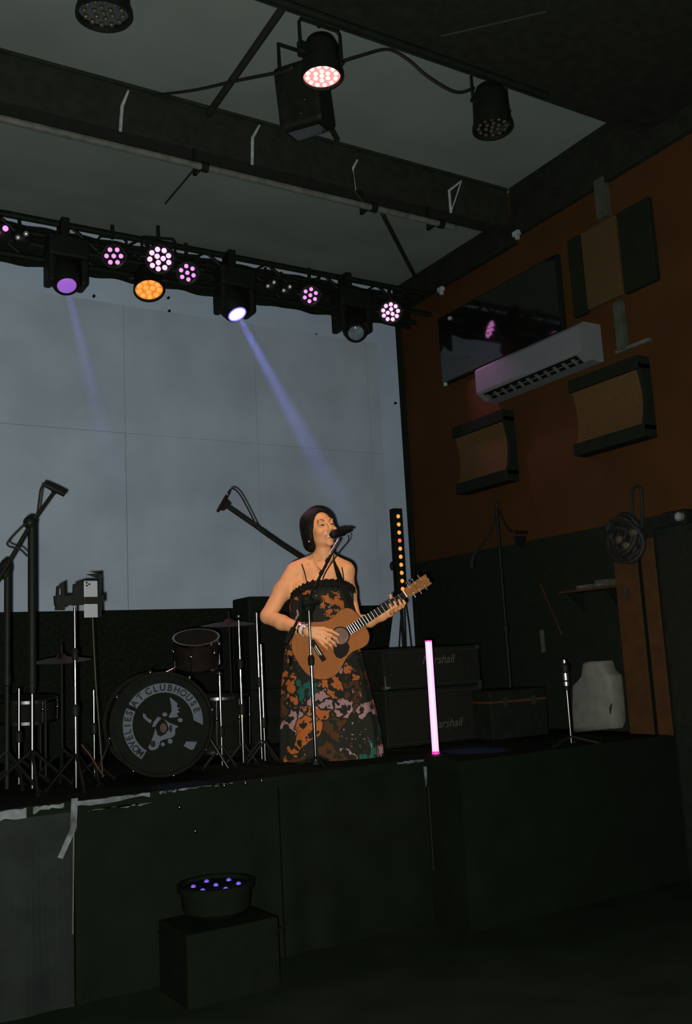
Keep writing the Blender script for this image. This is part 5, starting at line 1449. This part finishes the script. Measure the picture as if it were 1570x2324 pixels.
# strap over the shoulder
def ribbon(pts, wdt, th, name, m, parent):
    pts = spline(pts, 5); mm = MB(); rs = []
    for i, p in enumerate(pts):
        t = (pts[min(i + 1, len(pts) - 1)] - pts[max(i - 1, 0)]).normalized()
        ref = Vector((PO.x, PO.y, p.z)) - p
        s_ = t.cross(ref).normalized(); nn = s_.cross(t).normalized()
        rs.append([p + s_ * wdt + nn * th, p - s_ * wdt + nn * th, p - s_ * wdt - nn * th, p + s_ * wdt - nn * th])
    return mm.rings(rs).build(name, m, parent)
ribbon([wp(*p) for p in ((806, 1402, -0.215), (799, 1382, -0.190), (788, 1350, -0.165), (773, 1318, -0.130), (764, 1290, -0.090), (758, 1270, -0.030), (757, 1272, 0.05), (745, 1330, 0.135), (705, 1400, 0.15), (665, 1462, 0.11), (655, 1490, -0.02), (662, 1506, -0.19))], 0.027, 0.0015, 'strap', 'strap_black', gt)

# ================================================================== haze lit by the two moving heads
def beam_cone(mh, target, r0, r1, col, dens, energy, ang, label, stretch=1.0):
    t, p, d = mh
    a = p + d * 0.03; b = Vector(target)
    L = (b - a).length * stretch
    m = bpy.data.materials.new('haze'); m.use_nodes = True; nt = m.node_tree
    nt.nodes.remove(nt.nodes['Principled BSDF'])
    v = nt.nodes.new('ShaderNodeVolumeScatter'); v.inputs['Color'].default_value = (1, 1, 1, 1); v.inputs['Anisotropy'].default_value = 0.2
    tc = nt.nodes.new('ShaderNodeTexCoord'); nz = nt.nodes.new('ShaderNodeTexNoise'); nz.inputs['Scale'].default_value = 4.0
    mr = nt.nodes.new('ShaderNodeMapRange'); mr.inputs[3].default_value = dens * 0.7; mr.inputs[4].default_value = dens * 1.3
    nt.links.new(tc.outputs['Object'], nz.inputs['Vector']); nt.links.new(nz.outputs['Fac'], mr.inputs[0]); 
    ds = nt.nodes.new('ShaderNodeVectorMath'); ds.operation = 'DISTANCE'; ds.inputs[1].default_value = tuple(a)
    nt.links.new(tc.outputs['Object'], ds.inputs[0])
    fd = nt.nodes.new('ShaderNodeMapRange'); fd.inputs[1].default_value = L * 0.65; fd.inputs[2].default_value = L; fd.inputs[3].default_value = 1; fd.inputs[4].default_value = 0.12
    nt.links.new(ds.outputs['Value'], fd.inputs[0])
    mu = nt.nodes.new('ShaderNodeMath'); mu.operation = 'MULTIPLY'; nt.links.new(fd.outputs[0], mu.inputs[0]); nt.links.new(mr.outputs[0], mu.inputs[1])
    nt.links.new(mu.outputs[0], v.inputs['Density'])
    nt.links.new(v.outputs[0], nt.nodes['Material Output'].inputs['Volume'])
    MATS['haze'] = m
    F = frame(a, d)
    o = MB().lathe([(r0, 0.0), (r0 + (r1 - r0) * 0.5, L * 0.5), (r1, L)], F, 32).build('haze_beam', m)
    tag(o, label, 'haze', kind='stuff')
    light('beam_lamp', 'SPOT', a + d * 0.005, energy, col, 0.03, b, ang, 0.3, t)


beam_cone(mh1, tgt1, 0.045, 0.085, (0.22, 0.24, 1.0), 0.16, 420, 5.5, 'fainter blue light beam in the haze at the left')
beam_cone(mh2, tgt2, 0.055, 0.125, (0.20, 0.24, 1.0), 0.16, 1150, 6.0, 'stronger blue light beam in the haze falling towards the singer')
